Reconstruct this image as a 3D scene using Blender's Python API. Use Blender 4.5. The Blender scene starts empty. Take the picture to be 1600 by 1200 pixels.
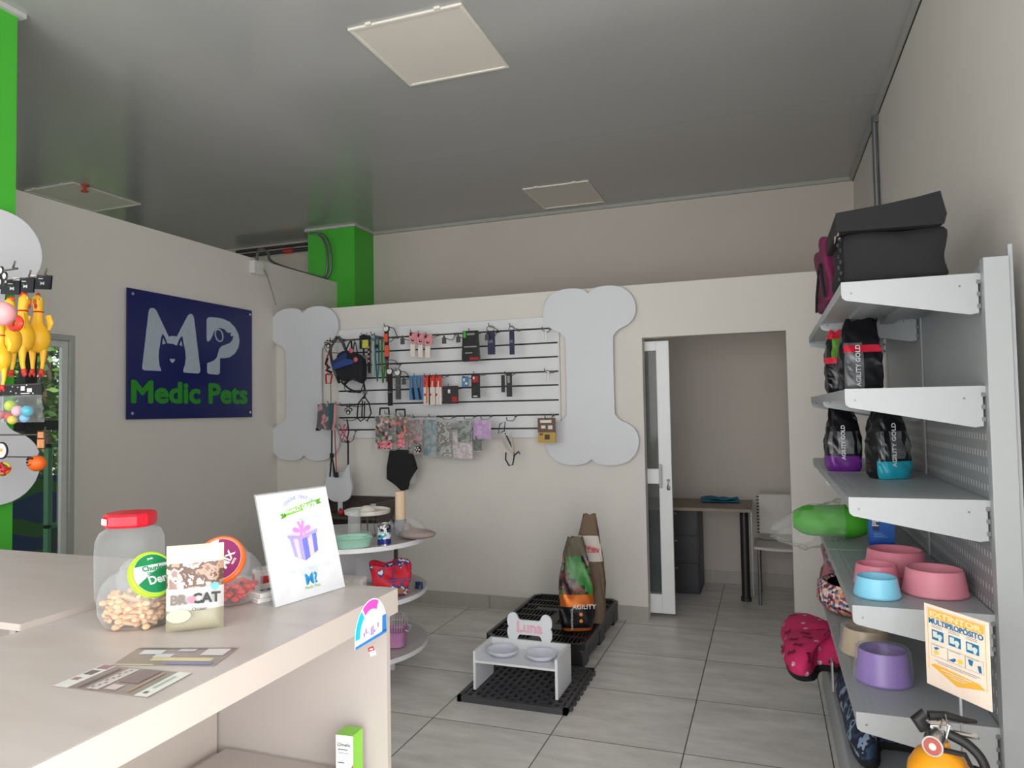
import bpy, math, random
from mathutils import Vector, Matrix
random.seed(7)
S = bpy.context.scene; COL = S.collection
# ---------------------------------------------------------------- camera
FPX = 1106.58; CAM = Vector((0, 0, 1.5))
RR = Vector((.9407, .3388, -.017)); UU = Vector((.0291, -.0307, .9991)); FF = Vector((-.338, .9403, .0387))
cd = bpy.data.cameras.new('camera'); cam = bpy.data.objects.new('camera', cd); COL.objects.link(cam)
cd.sensor_width = 36; cd.lens = FPX / 1600 * 36; cd.clip_start = .05; cd.clip_end = 200
rr = RR.normalized(); ff = (FF - rr * FF.dot(rr)).normalized(); uu = rr.cross(ff)
cam.matrix_world = Matrix(((rr.x, uu.x, -ff.x, 0), (rr.y, uu.y, -ff.y, 0), (rr.z, uu.z, -ff.z, 1.5), (0, 0, 0, 1)))
S.camera = cam
S.view_settings.view_transform = 'Standard'; S.view_settings.look = 'None'
S.view_settings.exposure = 0.14; S.view_settings.gamma = 1; S.view_settings.use_curve_mapping = False
# ---------------------------------------------------------------- world, sun, daylight
w = bpy.data.worlds.new('world'); S.world = w; w.use_nodes = True
bg = w.node_tree.nodes['Background']; bg.inputs[0].default_value = (.86, .93, 1, 1); bg.inputs[1].default_value = 1.35
def lamp(name, kind, loc, rot, energy, size=None, col=(1, 1, 1), portal=False):
    l = bpy.data.lights.new(name, kind); l.energy = energy; l.color = col
    if size: l.shape = 'RECTANGLE'; l.size, l.size_y = size
    o = bpy.data.objects.new(name, l); COL.objects.link(o); o.location = loc; o.rotation_euler = rot
    if portal: l.cycles.is_portal = True
    return o
lamp('sun', 'SUN', (0, 0, 20), (math.radians(8), math.radians(32), 0), 5.0, col=(1, .95, .85)).data.angle = .02  # sun on the street trees
lamp('storefront_daylight', 'AREA', (-1.3, -1.75, 1.45), (math.radians(90), 0, 0), 108, (3.8, 2.6), (1, .985, .96))
lamp('side_window_daylight', 'AREA', (.95, -.35, 1.45), (0, math.radians(90), 0), 88, (2.5, 2.3), (1, .985, .96))
lamp('window_portal', 'AREA', (-7.15, 2.6, 1.5), (0, math.radians(-90), 0), 1, (3.0, 7.2), portal=True)
R90 = math.pi / 2
# ---------------------------------------------------------------- helpers
def ray(x, y): return FF + RR * ((x - 800) / FPX) - UU * ((y - 600) / FPX)
def PA(x, y, ax, v):
    d = ray(x, y); return CAM + d * ((v - CAM[ax]) / d[ax])
def PX(x, y, v): return PA(x, y, 0, v)
def PY(x, y, v): return PA(x, y, 1, v)
def PZ(x, y, v): return PA(x, y, 2, v)
def lin(c):
    return tuple(((v / 255) / 12.92 if v / 255 <= .04045 else ((v / 255 + .055) / 1.055) ** 2.4) for v in c)
MATS = {}
def M(name, c=(200, 200, 200), rough=.5, metal=0, var=.04, scale=30, bump=0, spec=.5, alpha=None, emit=None):
    if name in MATS: return MATS[name]
    m = bpy.data.materials.new(name); m.use_nodes = True; nt = m.node_tree; b = nt.nodes['Principled BSDF']
    b.inputs['Roughness'].default_value = rough; b.inputs['Metallic'].default_value = metal
    b.inputs['Specular IOR Level'].default_value = spec
    lc = lin(c)
    tc = nt.nodes.new('ShaderNodeTexCoord'); nz = nt.nodes.new('ShaderNodeTexNoise')
    nz.inputs['Scale'].default_value = scale; nz.inputs['Detail'].default_value = 3
    nt.links.new(tc.outputs['Object'], nz.inputs['Vector'])
    rp = nt.nodes.new('ShaderNodeValToRGB'); e = rp.color_ramp.elements
    e[0].position = .3; e[1].position = .7
    e[0].color = tuple(max(0, v * (1 - var)) for v in lc) + (1,); e[1].color = tuple(min(1, v * (1 + var)) for v in lc) + (1,)
    nt.links.new(nz.outputs['Fac'], rp.inputs['Fac']); nt.links.new(rp.outputs['Color'], b.inputs['Base Color'])
    if bump:
        bp = nt.nodes.new('ShaderNodeBump'); bp.inputs['Strength'].default_value = bump; bp.inputs['Distance'].default_value = .003
        nt.links.new(nz.outputs['Fac'], bp.inputs['Height']); nt.links.new(bp.outputs['Normal'], b.inputs['Normal'])
    if emit: b.inputs['Emission Color'].default_value = lc + (1,); b.inputs['Emission Strength'].default_value = emit
    MATS[name] = m; return m
def FILM(name, c=(235, 240, 240), opacity=.12, rough=.12, bump=0, scale=40):
    if name in MATS: return MATS[name]
    m = bpy.data.materials.new(name); m.use_nodes = True; nt = m.node_tree; nt.nodes.clear()
    out = nt.nodes.new('ShaderNodeOutputMaterial'); tr = nt.nodes.new('ShaderNodeBsdfTransparent')
    pb = nt.nodes.new('ShaderNodeBsdfPrincipled'); pb.inputs['Base Color'].default_value = lin(c) + (1,)
    pb.inputs['Roughness'].default_value = rough
    lw = nt.nodes.new('ShaderNodeLayerWeight'); lw.inputs[0].default_value = .35; fr = nt.nodes.new('ShaderNodeMath'); fr.operation = 'POWER'; fr.inputs[1].default_value = 3; nt.links.new(lw.outputs['Facing'], fr.inputs[0])
    ad = nt.nodes.new('ShaderNodeMath'); ad.operation = 'ADD'; ad.inputs[1].default_value = opacity; ad.use_clamp = True
    mx = nt.nodes.new('ShaderNodeMixShader')
    nt.links.new(fr.outputs[0], ad.inputs[0]); nt.links.new(ad.outputs[0], mx.inputs[0])
    nt.links.new(tr.outputs[0], mx.inputs[1]); nt.links.new(pb.outputs[0], mx.inputs[2]); nt.links.new(mx.outputs[0], out.inputs[0])
    if bump:
        tc = nt.nodes.new('ShaderNodeTexCoord'); nz = nt.nodes.new('ShaderNodeTexNoise'); nz.inputs['Scale'].default_value = scale
        bp = nt.nodes.new('ShaderNodeBump'); bp.inputs['Strength'].default_value = bump; bp.inputs['Distance'].default_value = .01
        nt.links.new(tc.outputs['Object'], nz.inputs['Vector']); nt.links.new(nz.outputs['Fac'], bp.inputs['Height'])
        nt.links.new(bp.outputs['Normal'], pb.inputs['Normal'])
    MATS[name] = m; return m
def PATTERN(name, cols, scale=30, kind='voronoi', rough=.7, stops=None):
    """blotches of several fixed colours"""
    if name in MATS: return MATS[name]
    m = bpy.data.materials.new(name); m.use_nodes = True; nt = m.node_tree; b = nt.nodes['Principled BSDF']
    b.inputs['Roughness'].default_value = rough
    tc = nt.nodes.new('ShaderNodeTexCoord')
    rp = nt.nodes.new('ShaderNodeValToRGB'); rp.color_ramp.interpolation = 'CONSTANT'
    if kind == 'voronoi':
        t = nt.nodes.new('ShaderNodeTexVoronoi'); t.inputs['Scale'].default_value = scale
        nt.links.new(tc.outputs['Object'], t.inputs['Vector'])
        sp = nt.nodes.new('ShaderNodeSeparateColor'); nt.links.new(t.outputs['Color'], sp.inputs[0]); src = sp.outputs[0]
    else:
        t = nt.nodes.new('ShaderNodeTexNoise'); t.inputs['Scale'].default_value = scale; t.inputs['Detail'].default_value = 4
        nt.links.new(tc.outputs['Object'], t.inputs['Vector']); src = t.outputs['Fac']
    n = len(cols); stops = stops or ([i / n for i in range(n)] if kind == 'voronoi' else [.0] + [.38 + .24 * i / max(1, n - 2) for i in range(n - 1)])
    e = rp.color_ramp.elements
    while len(e) < n: e.new(.5)
    for i in range(n): e[i].position = stops[i]; e[i].color = lin(cols[i]) + (1,)
    nt.links.new(src, rp.inputs['Fac']); nt.links.new(rp.outputs['Color'], b.inputs['Base Color'])
    MATS[name] = m; return m
class MB:
    def __init__(s, o=(0, 0, 0)): s.v = []; s.f = []; s.mi = []; s.o = Vector(o); s.T = None; s.m = 0
    def add(s, vs, fs, m=None):
        b = len(s.v); m = s.m if m is None else m
        for p in vs:
            p = Vector(p)
            if s.T: p = s.T @ p
            s.v.append(p - s.o)
        for f in fs: s.f.append([b + i for i in f]); s.mi.append(m)
        return s
    def box(s, a, b, m=None):
        x0, y0, z0 = [min(a[i], b[i]) for i in range(3)]; x1, y1, z1 = [max(a[i], b[i]) for i in range(3)]
        return s.add([(x0, y0, z0), (x1, y0, z0), (x1, y1, z0), (x0, y1, z0), (x0, y0, z1), (x1, y0, z1), (x1, y1, z1), (x0, y1, z1)],
                     [(3, 2, 1, 0), (4, 5, 6, 7), (0, 1, 5, 4), (1, 2, 6, 5), (2, 3, 7, 6), (3, 0, 4, 7)], m)
    def prism(s, poly, y0, y1, m=None, fm=None):     # outline in x,z ; y0 = front
        n = len(poly); a = sum(poly[i][0] * poly[(i + 1) % n][1] - poly[(i + 1) % n][0] * poly[i][1] for i in range(n))
        if a < 0: poly = poly[::-1]
        s.add([(x, y0, z) for x, z in poly], [list(range(n))], m if fm is None else fm)
        s.add([(x, y1, z) for x, z in poly], [list(range(n))[::-1]], m)
        s.add([(x, y0, z) for x, z in poly] + [(x, y1, z) for x, z in poly], [(i, i + n, (i + 1) % n + n, (i + 1) % n) for i in range(n)], m)
        return s
    def zprism(s, poly, z0, z1, m=None, fm=None):
        n = len(poly); a = sum(poly[i][0] * poly[(i + 1) % n][1] - poly[(i + 1) % n][0] * poly[i][1] for i in range(n))
        if a < 0: poly = poly[::-1]
        s.add([(x, y, z1) for x, y in poly], [list(range(n))], m if fm is None else fm)
        s.add([(x, y, z0) for x, y in poly], [list(range(n))[::-1]], m)
        s.add([(x, y, z0) for x, y in poly] + [(x, y, z1) for x, y in poly], [(i, (i + 1) % n, (i + 1) % n + n, i + n) for i in range(n)], m)
        return s
    def sweep(s, pts, rs, n=8, m=None, caps=True, flat=1.0):
        pts = [Vector(p) for p in pts]; k = len(pts); vs = []; ref = None
        for i in range(k):
            t = (pts[min(i + 1, k - 1)] - pts[max(i - 1, 0)]).normalized()
            if ref is None:
                ref = Vector((0, 0, 1)) if abs(t.z) < .9 else Vector((1, 0, 0))
            u = (ref - t * ref.dot(t)).normalized(); ref = u; v = t.cross(u)
            r = rs[i] if isinstance(rs, (list, tuple)) else rs
            for j in range(n):
                a = 2 * math.pi * j / n; vs.append(pts[i] + u * (r * math.cos(a)) + v * (r * flat * math.sin(a)))
        fs = [(i * n + j, i * n + (j + 1) % n, (i + 1) * n + (j + 1) % n, (i + 1) * n + j) for i in range(k - 1) for j in range(n)]
        if caps: fs += [list(range(n))[::-1], [(k - 1) * n + j for j in range(n)]]
        return s.add(vs, fs, m)
    def cyl(s, a, b, r, r2=None, n=20, m=None, caps=True): return s.sweep([a, b], [r, r if r2 is None else r2], n, m, caps)
    def lathe(s, prof, c=(0, 0, 0), n=32, m=None, sx=1, sy=1, axis=None):
        vs = []; k = len(prof); c = Vector(c)
        for r, z in prof:
            for j in range(n):
                a = 2 * math.pi * j / n; q = Vector((r * sx * math.cos(a), r * sy * math.sin(a), z))
                if axis: q = axis @ q
                vs.append(c + q)
        fs = [(i * n + j, i * n + (j + 1) % n, (i + 1) * n + (j + 1) % n, (i + 1) * n + j) for i in range(k - 1) for j in range(n)]
        if prof[0][0] > 1e-4: fs.append(list(range(n))[::-1])
        if prof[-1][0] > 1e-4: fs.append([(k - 1) * n + j for j in range(n)])
        return s.add(vs, fs, m)
    def ell(s, c, r, m=None, n=16, k=10):
        if not isinstance(r, (tuple, list)): r = (r, r, r)
        c = Vector(c); vs = [c + Vector((0, 0, -r[2]))]
        for i in range(1, k):
            p = -R90 + math.pi * i / k
            for j in range(n):
                a = 2 * math.pi * j / n; vs.append(c + Vector((r[0] * math.cos(p) * math.cos(a), r[1] * math.cos(p) * math.sin(a), r[2] * math.sin(p))))
        vs.append(c + Vector((0, 0, r[2]))); L = len(vs) - 1
        fs = [(0, 1 + (j + 1) % n, 1 + j) for j in range(n)]
        for i in range(k - 2): fs += [(1 + i * n + j, 1 + i * n + (j + 1) % n, 1 + (i + 1) * n + (j + 1) % n, 1 + (i + 1) * n + j) for j in range(n)]
        fs += [(L, 1 + (k - 2) * n + j, 1 + (k - 2) * n + (j + 1) % n) for j in range(n)]
        return s.add(vs, fs, m)
    def grid(s, fn, nu, nv, m=None, mf=None, wrap=False):
        vs = [fn(i / nu, j / nv) for i in range(nu + 1) for j in range(nv + 1)]
        b = nv + 1
        for i in range(nu):
            for j in range(nv):
                pass
        fs = [(i * b + j, (i + 1) * b + j, (i + 1) * b + j + 1, i * b + j + 1) for i in range(nu) for j in range(nv)]
        if mf is None: return s.add(vs, fs, m)
        st = len(s.mi); s.add(vs, fs, 0)
        q = 0
        for i in range(nu):
            for j in range(nv): s.mi[st + q] = mf((i + .5) / nu, (j + .5) / nv); q += 1
        return s
def obj(name, mb, mats, parent=None, smooth=40, bevel=0, label=None, cat=None, group=None, kind=None, rot=None, solid=0):
    me = bpy.data.meshes.new(name); me.from_pydata([tuple(v) for v in mb.v], [], mb.f)
    if not isinstance(mats, (list, tuple)): mats = [mats]
    for m in mats: me.materials.append(m)
    for p, i in zip(me.polygons, mb.mi): p.material_index = min(i, len(mats) - 1)
    me.validate(); me.update()
    if smooth:
        for p in me.polygons: p.use_smooth = True
        me.set_sharp_from_angle(angle=math.radians(smooth))
    o = bpy.data.objects.new(name, me); COL.objects.link(o)
    if parent: o.parent = parent
    else: o.location = mb.o
    if rot: o.rotation_euler = rot
    if bevel:
        b = o.modifiers.new('bevel', 'BEVEL'); b.width = bevel; b.segments = 2; b.limit_method = 'ANGLE'; b.angle_limit = math.radians(35)
    if solid:
        b = o.modifiers.new('solid', 'SOLIDIFY'); b.thickness = solid; b.offset = 0
    if label: o['label'] = label
    if cat: o['category'] = cat
    if group: o['group'] = group
    if kind: o['kind'] = kind
    return o
def thing(name, label, cat, loc=(0, 0, 0), rot=(0, 0, 0), group=None):
    o = bpy.data.objects.new(name, None); COL.objects.link(o); o.location = loc; o.rotation_euler = rot; o.empty_display_size = .1
    o['label'] = label; o['category'] = cat
    if group: o['group'] = group
    return o
def struct(name, mb, mats, **k): return obj(name, mb, mats, kind='structure', **k)
def text(s, name, parent, mat, size, loc, rot=(R90, 0, 0), ext=.0004, off=0, align='CENTER', sx=1, label=None):
    c = bpy.data.curves.new('t', 'FONT'); c.body = s; c.size = size; c.extrude = ext; c.offset = off; c.align_x = align; c.align_y = 'CENTER'; c.resolution_u = 3
    t = bpy.data.objects.new('t', c); COL.objects.link(t); dg = bpy.context.evaluated_depsgraph_get(); dg.update()
    me = bpy.data.meshes.new_from_object(t.evaluated_get(dg)); bpy.data.objects.remove(t); bpy.data.curves.remove(c)
    me.materials.clear(); me.materials.append(mat)
    o = bpy.data.objects.new(name, me); COL.objects.link(o); o.parent = parent; o.location = loc; o.rotation_euler = rot; o.scale = (sx, 1, 1)
    if label: o['label'] = label
    return o
def embolden(o, d):
    me = o.data; v = [tuple(q.co) for q in me.vertices]; f = [tuple(p.vertices) for p in me.polygons]; V_ = []; F_ = []
    for dx, dy in ((0, 0), (d, 0), (-d, 0), (0, d), (0, -d), (d * .7, d * .7), (-d * .7, -d * .7), (d * .7, -d * .7), (-d * .7, d * .7)):
        b = len(V_); V_ += [(x + dx, y + dy, z + .00015 * (len(V_) // max(1, len(v)))) for x, y, z in v]; F_ += [tuple(i + b for i in p) for p in f]
    mt = me.materials[0]; me.clear_geometry(); me.from_pydata(V_, [], F_); me.update()
def spl(pts, n=6, closed=False):
    pts = [Vector(p) for p in pts]; k = len(pts); out = []
    rng = range(k) if closed else range(k - 1)
    for i in rng:
        p0 = pts[(i - 1) % k] if closed or i > 0 else pts[0]; p1 = pts[i]; p2 = pts[(i + 1) % k]
        p3 = pts[(i + 2) % k] if closed or i + 2 < k else pts[-1]
        for j in range(n):
            t = j / n
            out.append(.5 * ((2 * p1) + (p2 - p0) * t + (2 * p0 - 5 * p1 + 4 * p2 - p3) * t * t + (3 * p1 - p0 - 3 * p2 + p3) * t ** 3))
    if not closed: out.append(pts[-1])
    return out
def spl2(pts, n=5): return [(p.x, p.y) for p in spl([(a, b, 0) for a, b in pts], n, True)]
Q = [(.03, .02), (.08, .004), (.15, 0), (.22, .01), (.28, .04), (.325, .09), (.345, .15), (.343, .21), (.32, .26), (.28, .295), (.235, .315), (.205, .335), (.185, .365), (.177, .41)]
def bone(W=.69, H=1.3):          # tall bone outline centred on 0,0
    q = [(x / .345 * W / 2, H / 2 - z / 1.3 * H) for x, z in Q]
    top = [(0, H / 2 - .045 * H / 1.3)] + q
    r = top + [(x, -z) for x, z in q[::-1]] + [(0, -H / 2 + .045 * H / 1.3)] + [(-x, -z) for x, z in q] + [(-x, z) for x, z in q[::-1]]
    o = []
    idx = [0, 1 + 2 * len(q)]
    for i, p in enumerate(r):
        o.append(p)
        nx = r[(i + 1) % len(r)]
        if i in idx or (i + 1) % len(r) in idx or abs(nx[1] - p[1]) > H * .4: continue
        a = r[i - 1]; b = r[(i + 2) % len(r)]
        o.append(tuple((-a[k] + 9 * p[k] + 9 * nx[k] - b[k]) / 16 for k in (0, 1)))
    return o
def mixc(a, b, t): return a + (b - a) * t

# ---------------------------------------------------------------- materials
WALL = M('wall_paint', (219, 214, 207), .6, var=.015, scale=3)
CEILM = M('ceiling_pvc', (172, 172, 170), .14, var=.01, scale=2, spec=.45)
GREEN = M('green_paint', (72, 178, 52), .5, var=.02, scale=4)
TRIMM = M('cornice_grey', (190, 190, 186), .4)
DARK = M('black_plastic', (22, 22, 24), .45)
WHITE = M('white_laminate', (236, 236, 238), .35, var=.01)
BONEM = M('bone_grey_board', (214, 215, 219), .4, var=.01, scale=4)
METALW = M('white_enamel', (170, 174, 176), .35, var=.01)
SHELFM = M('grey_enamel', (168, 173, 176), .4, var=.03, scale=6)
CHROME = M('chrome', (200, 200, 200), .25, 1)
GREYM = M('grey_metal', (120, 122, 122), .35, .6)
def floor_mat():
    m = bpy.data.materials.new('stone_tile'); m.use_nodes = True; nt = m.node_tree; b = nt.nodes['Principled BSDF']; N = nt.nodes.new; L = nt.links.new
    tc = N('ShaderNodeTexCoord'); mp = N('ShaderNodeMapping'); mp.inputs['Scale'].default_value = (1 / .603,) * 3
    mp.inputs['Location'].default_value = (.385 / .603, -3.197 / .603, 0); L(tc.outputs['Object'], mp.inputs[0])
    sx = N('ShaderNodeSeparateXYZ'); L(mp.outputs[0], sx.inputs[0])
    ms = []
    for i in (0, 1):
        f = N('ShaderNodeMath'); f.operation = 'FRACT'; L(sx.outputs[i], f.inputs[0])
        p = N('ShaderNodeMath'); p.operation = 'PINGPONG'; p.inputs[1].default_value = .5; L(sx.outputs[i], p.inputs[0])
        c = N('ShaderNodeMath'); c.operation = 'LESS_THAN'; c.inputs[1].default_value = .0042; L(p.outputs[0], c.inputs[0]); ms.append(c)
    mxx = N('ShaderNodeMath'); mxx.operation = 'MAXIMUM'; L(ms[0].outputs[0], mxx.inputs[0]); L(ms[1].outputs[0], mxx.inputs[1])
    fl = N('ShaderNodeVectorMath'); fl.operation = 'FLOOR'; L(mp.outputs[0], fl.inputs[0])
    wn = N('ShaderNodeTexWhiteNoise'); L(fl.outputs[0], wn.inputs[0])
    ad = N('ShaderNodeVectorMath'); ad.operation = 'MULTIPLY_ADD'; ad.inputs[1].default_value = (9, 9, 9); L(wn.outputs['Color'], ad.inputs[0]); L(mp.outputs[0], ad.inputs[2])
    st = N('ShaderNodeMapping'); st.inputs['Scale'].default_value = (1.2, 3.6, 1); L(ad.outputs[0], st.inputs[0])
    nz = N('ShaderNodeTexNoise'); nz.inputs['Scale'].default_value = 1.6; nz.inputs['Detail'].default_value = 9; nz.inputs['Roughness'].default_value = .62; L(st.outputs[0], nz.inputs['Vector'])
    rp = N('ShaderNodeValToRGB'); e = rp.color_ramp.elements; e[0].position = .3; e[0].color = lin((202, 197, 192)) + (1,); e[1].position = .68; e[1].color = lin((234, 230, 227)) + (1,)
    L(nz.outputs['Fac'], rp.inputs[0])
    mx = N('ShaderNodeMix'); mx.data_type = 'RGBA'; L(mxx.outputs[0], mx.inputs[0]); L(rp.outputs[0], mx.inputs[6]); mx.inputs[7].default_value = lin((58, 53, 50)) + (1,)
    L(mx.outputs[2], b.inputs['Base Color']); b.inputs['Roughness'].default_value = .36; b.inputs['Specular IOR Level'].default_value = .5
    return m
FLOORM = floor_mat()
def lamin_mat():
    m = bpy.data.materials.new('counter_laminate'); m.use_nodes = True; nt = m.node_tree; b = nt.nodes['Principled BSDF']; N = nt.nodes.new; L = nt.links.new
    tc = N('ShaderNodeTexCoord'); mp = N('ShaderNodeMapping'); mp.inputs['Scale'].default_value = (2, 6, 2); L(tc.outputs['Object'], mp.inputs[0])
    nz = N('ShaderNodeTexNoise'); nz.inputs['Scale'].default_value = 3; nz.inputs['Detail'].default_value = 5; L(mp.outputs[0], nz.inputs['Vector'])
    rp = N('ShaderNodeValToRGB'); e = rp.color_ramp.elements; e[0].position = .25; e[0].color = lin((188, 178, 172)) + (1,); e[1].position = .75; e[1].color = lin((198, 190, 185)) + (1,)
    L(nz.outputs['Fac'], rp.inputs[0]); L(rp.outputs[0], b.inputs['Base Color']); b.inputs['Roughness'].default_value = .38
    return m
LAM = lamin_mat(); LAMEDGE = M('counter_edge_band', (186, 176, 168), .4, var=.01, scale=3); LAMIN = M('counter_panel', (178, 170, 165), .45, var=.01, scale=3)

# ================================================================ SETTING
CZ = 3.379; FY = 6.38; BY = 5.09; RX = .72; LX = -4.0; EX = -7.0; FRY = -1.6
struct('floor', MB().box((EX - .1, FRY - .1, -.05), (RX, FY, 0)), FLOORM, smooth=0)
mb = MB(); mb.box((EX - .1, FRY - .1, CZ), (RX + .1, FY + .1, CZ + .1))
struct('ceiling', mb, CEILM, smooth=0)
mb = MB().box((EX, 4.706, CZ - .0015), (RX, 4.712, CZ + .001)); struct('trim_1', mb, M('seam_grey', (140, 140, 136), .5), smooth=0)
# cornices
mb = MB(); mb.box((RX - .03, FRY, CZ - .03), (RX, FY, CZ)); mb.box((RX - .006, FRY, CZ - .034), (RX, FY, CZ - .03), 1)
struct('trim_2', mb, [M('cornice_shade', (168, 168, 162), .4), DARK], smooth=0)
mb = MB(); mb.box((-3.79, FY - .03, CZ - .03), (RX - .03, FY, CZ)); struct('trim_3', mb, MATS['cornice_shade'], smooth=0)
mb = MB(); mb.box((RX, .9, 0), (RX + .1, FY + .1, CZ)); mb.box((RX, FRY, 2.75), (RX + .1, .9, CZ)); mb.box((RX, FRY, 0), (RX + .1, .9, .15))
struct('wall_right', mb, WALL, smooth=0)
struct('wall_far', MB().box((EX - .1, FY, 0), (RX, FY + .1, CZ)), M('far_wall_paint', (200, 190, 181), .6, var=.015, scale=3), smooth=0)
# back partition with door opening
DX0, DX1, DZ = -.832, .133, 2.013
mb = MB(); mb.box((LX, BY, 0), (DX0, BY + .1, 2.398)); mb.box((DX1, BY, 0), (RX, BY + .1, 2.398)); mb.box((DX0, BY, DZ), (DX1, BY + .1, 2.398))
struct('wall_back', mb, WALL, smooth=0)
# left partition with opening
mb = MB(); WY0, WY1, WZ = .6, 3.18, 2.01
mb.box((LX - .055, WY1, 0), (LX, 6.02, 2.815)); mb.box((LX - .055, WY0, WZ), (LX, WY1, 2.815)); mb.box((LX - .055, FRY, 0), (LX, WY0, 2.815))
struct('wall_left', mb, WALL, smooth=0)
SKM = M('skirting_tile', (176, 170, 163), .4, var=.06, scale=5)
def skirt(name, x0, x1, y, z=.1):
    mb = MB(); x = x1
    while x > x0:
        a = max(x0, x - .6); mb.box((a + .0015, y - .012, 0), (x - .0015, y, z)); x -= .603
    return struct(name, mb, SKM, smooth=0)
skirt('baseboard_back', LX, DX0, BY); skirt('baseboard_right', DX1, RX, BY); skirt('baseboard_far', -1.8, RX, FY)
mb = MB(); mb.box((LX, 3.2, 0), (LX + .012, BY, .1)); struct('baseboard_left', mb, SKM, smooth=0)
# front storefront (behind the camera) : posts and head, glass open
mb = MB(); mb.box((EX, FRY - .1, 3.1), (RX, FRY, CZ)); mb.box((-3.75, FRY - .1, 0), (-3.3, FRY, 3.1)); mb.box((.6, FRY - .1, 0), (RX, FRY, 3.1)); mb.box((EX, FRY - .1, 0), (-3.75, FRY, 3.1))
struct('wall_front', mb, WALL, smooth=0)
# green columns
def column(x0, y0, x1, y1):
    mb = MB(); mb.box((x0, y0, 0), (x1, y1, CZ))
    mb.box((x0 - .025, y0 - .025, CZ - .022), (x1 + .025, min(y1 + .025, FY), CZ), 1)
    return struct('column', mb, [GREEN, TRIMM], smooth=0)
column(-3.72, 1.72, -3.204, 2.25).name = 'trim_4'
column(-4.34, 6.02, -3.795, FY).name = 'trim_5'
# window 1: aluminium frame in the left partition
ALU = M('aluminium', (176, 178, 174), .35, .3)
GLASS = FILM('window_glass', (220, 235, 230), .02, .02)
wt = bpy.data.objects.new('window_1', None); COL.objects.link(wt); wt['kind'] = 'structure'; wt.location = (LX, WY0, 0)
mb = MB((LX, WY0, 0)); mb.box((LX - .05, WY1 - .035, 0), (LX + .008, WY1, WZ)); mb.box((LX - .05, WY0 + .035, WZ - .035), (LX + .008, WY1 - .035, WZ)); mb.box((LX - .05, WY0, 0), (LX + .008, WY0 + .035, WZ))
obj('window_frame', mb, ALU, wt, bevel=.003)
mb = MB((LX, WY0, 0)); mb.box((LX - .035, WY1 - .075, .0), (LX - .01, WY1 - .035, WZ - .035)); mb.box((LX - .035, 1.9, WZ - .075), (LX - .01, WY1 - .075, WZ - .035)); mb.box((LX - .035, 1.9, 0), (LX - .01, WY1 - .075, .05))
obj('sash', mb, M('aluminium_light', (205, 207, 204), .35, .2), wt, bevel=.003)
mb = MB((LX, WY0, 0)); mb.box((LX - .025, 1.9, .05), (LX - .021, WY1 - .075, WZ - .075)); obj('pane', mb, GLASS, wt, smooth=0)
# window 2: outer glazing with black mullions at the far left
wt = bpy.data.objects.new('window_2', None); COL.objects.link(wt); wt['kind'] = 'structure'; wt.location = (EX, 0, 0)
BM = M('black_mullion', (16, 17, 18), .35)
mb = MB((EX, 0, 0))
ym = 5.07
for y in (FRY, -.2, 1.6, 3.3, ym, FY - .06): mb.box((EX - .07, y - .06, 0), (EX + .03, y + .06, CZ))
for z in (0.03, 1.44, 3.33): mb.box((EX - .06, FRY, z - .05), (EX + .02, FY, z + .05))
obj('window_frame', mb, BM, wt)
mb = MB((EX, 0, 0)); mb.box((EX - .03, FRY, .05), (EX - .024, FY, 3.3)); obj('pane', mb, GLASS, wt, smooth=0)
# sliding door
dt = bpy.data.objects.new('door_1', None); COL.objects.link(dt); dt['kind'] = 'structure'; dt.location = (-.66, BY + .14, 0)
o = (-.66, BY + .14, 0); ya, yb = BY + .115, BY + .155
mb = MB(o); mb.box((-.752, ya, .03), (-.66, yb, 1.995)); mb.box((-1.6, ya, .03), (-1.508, yb, 1.995))
mb.box((-1.508, ya, 1.925), (-.752, yb, 1.995)); mb.box((-1.508, ya, .03), (-.752, yb, .165)); mb.box((-1.508, ya, .958), (-.752, yb, 1.066))
obj('door_frame', mb, M('white_aluminium', (232, 233, 233), .35, var=.02, scale=8), dt, bevel=.003)
mb = MB(o); mb.box((-1.508, BY + .132, .165), (-.752, BY + .137, .958)); mb.box((-1.508, BY + .132, 1.066), (-.752, BY + .137, 1.925))
obj('pane', mb, FILM('door_glass', (120, 130, 130), .22, .03), dt, smooth=0)
mb = MB(o); mb.box((-.744, ya - .02, .93), (-.735, ya, 1.1)); mb.box((-.744, ya - .03, .93), (-.728, ya - .02, 1.1)); obj('door_handle', mb, METALW, dt, bevel=.002)
mb = MB(o); mb.cyl((-.685, ya - .014, .985), (-.685, ya, .985), .011); mb.box((-.687, ya - .03, .955), (-.683, ya - .014, .99)); mb.sweep([(-.685, ya - .022, .965), (-.69, ya - .024, .94), (-.684, ya - .02, .925)], .004)
mb.ell((-.684, ya - .018, .93), (.012, .004, .016)); obj('lock_and_key', mb, GREYM, dt)

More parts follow.
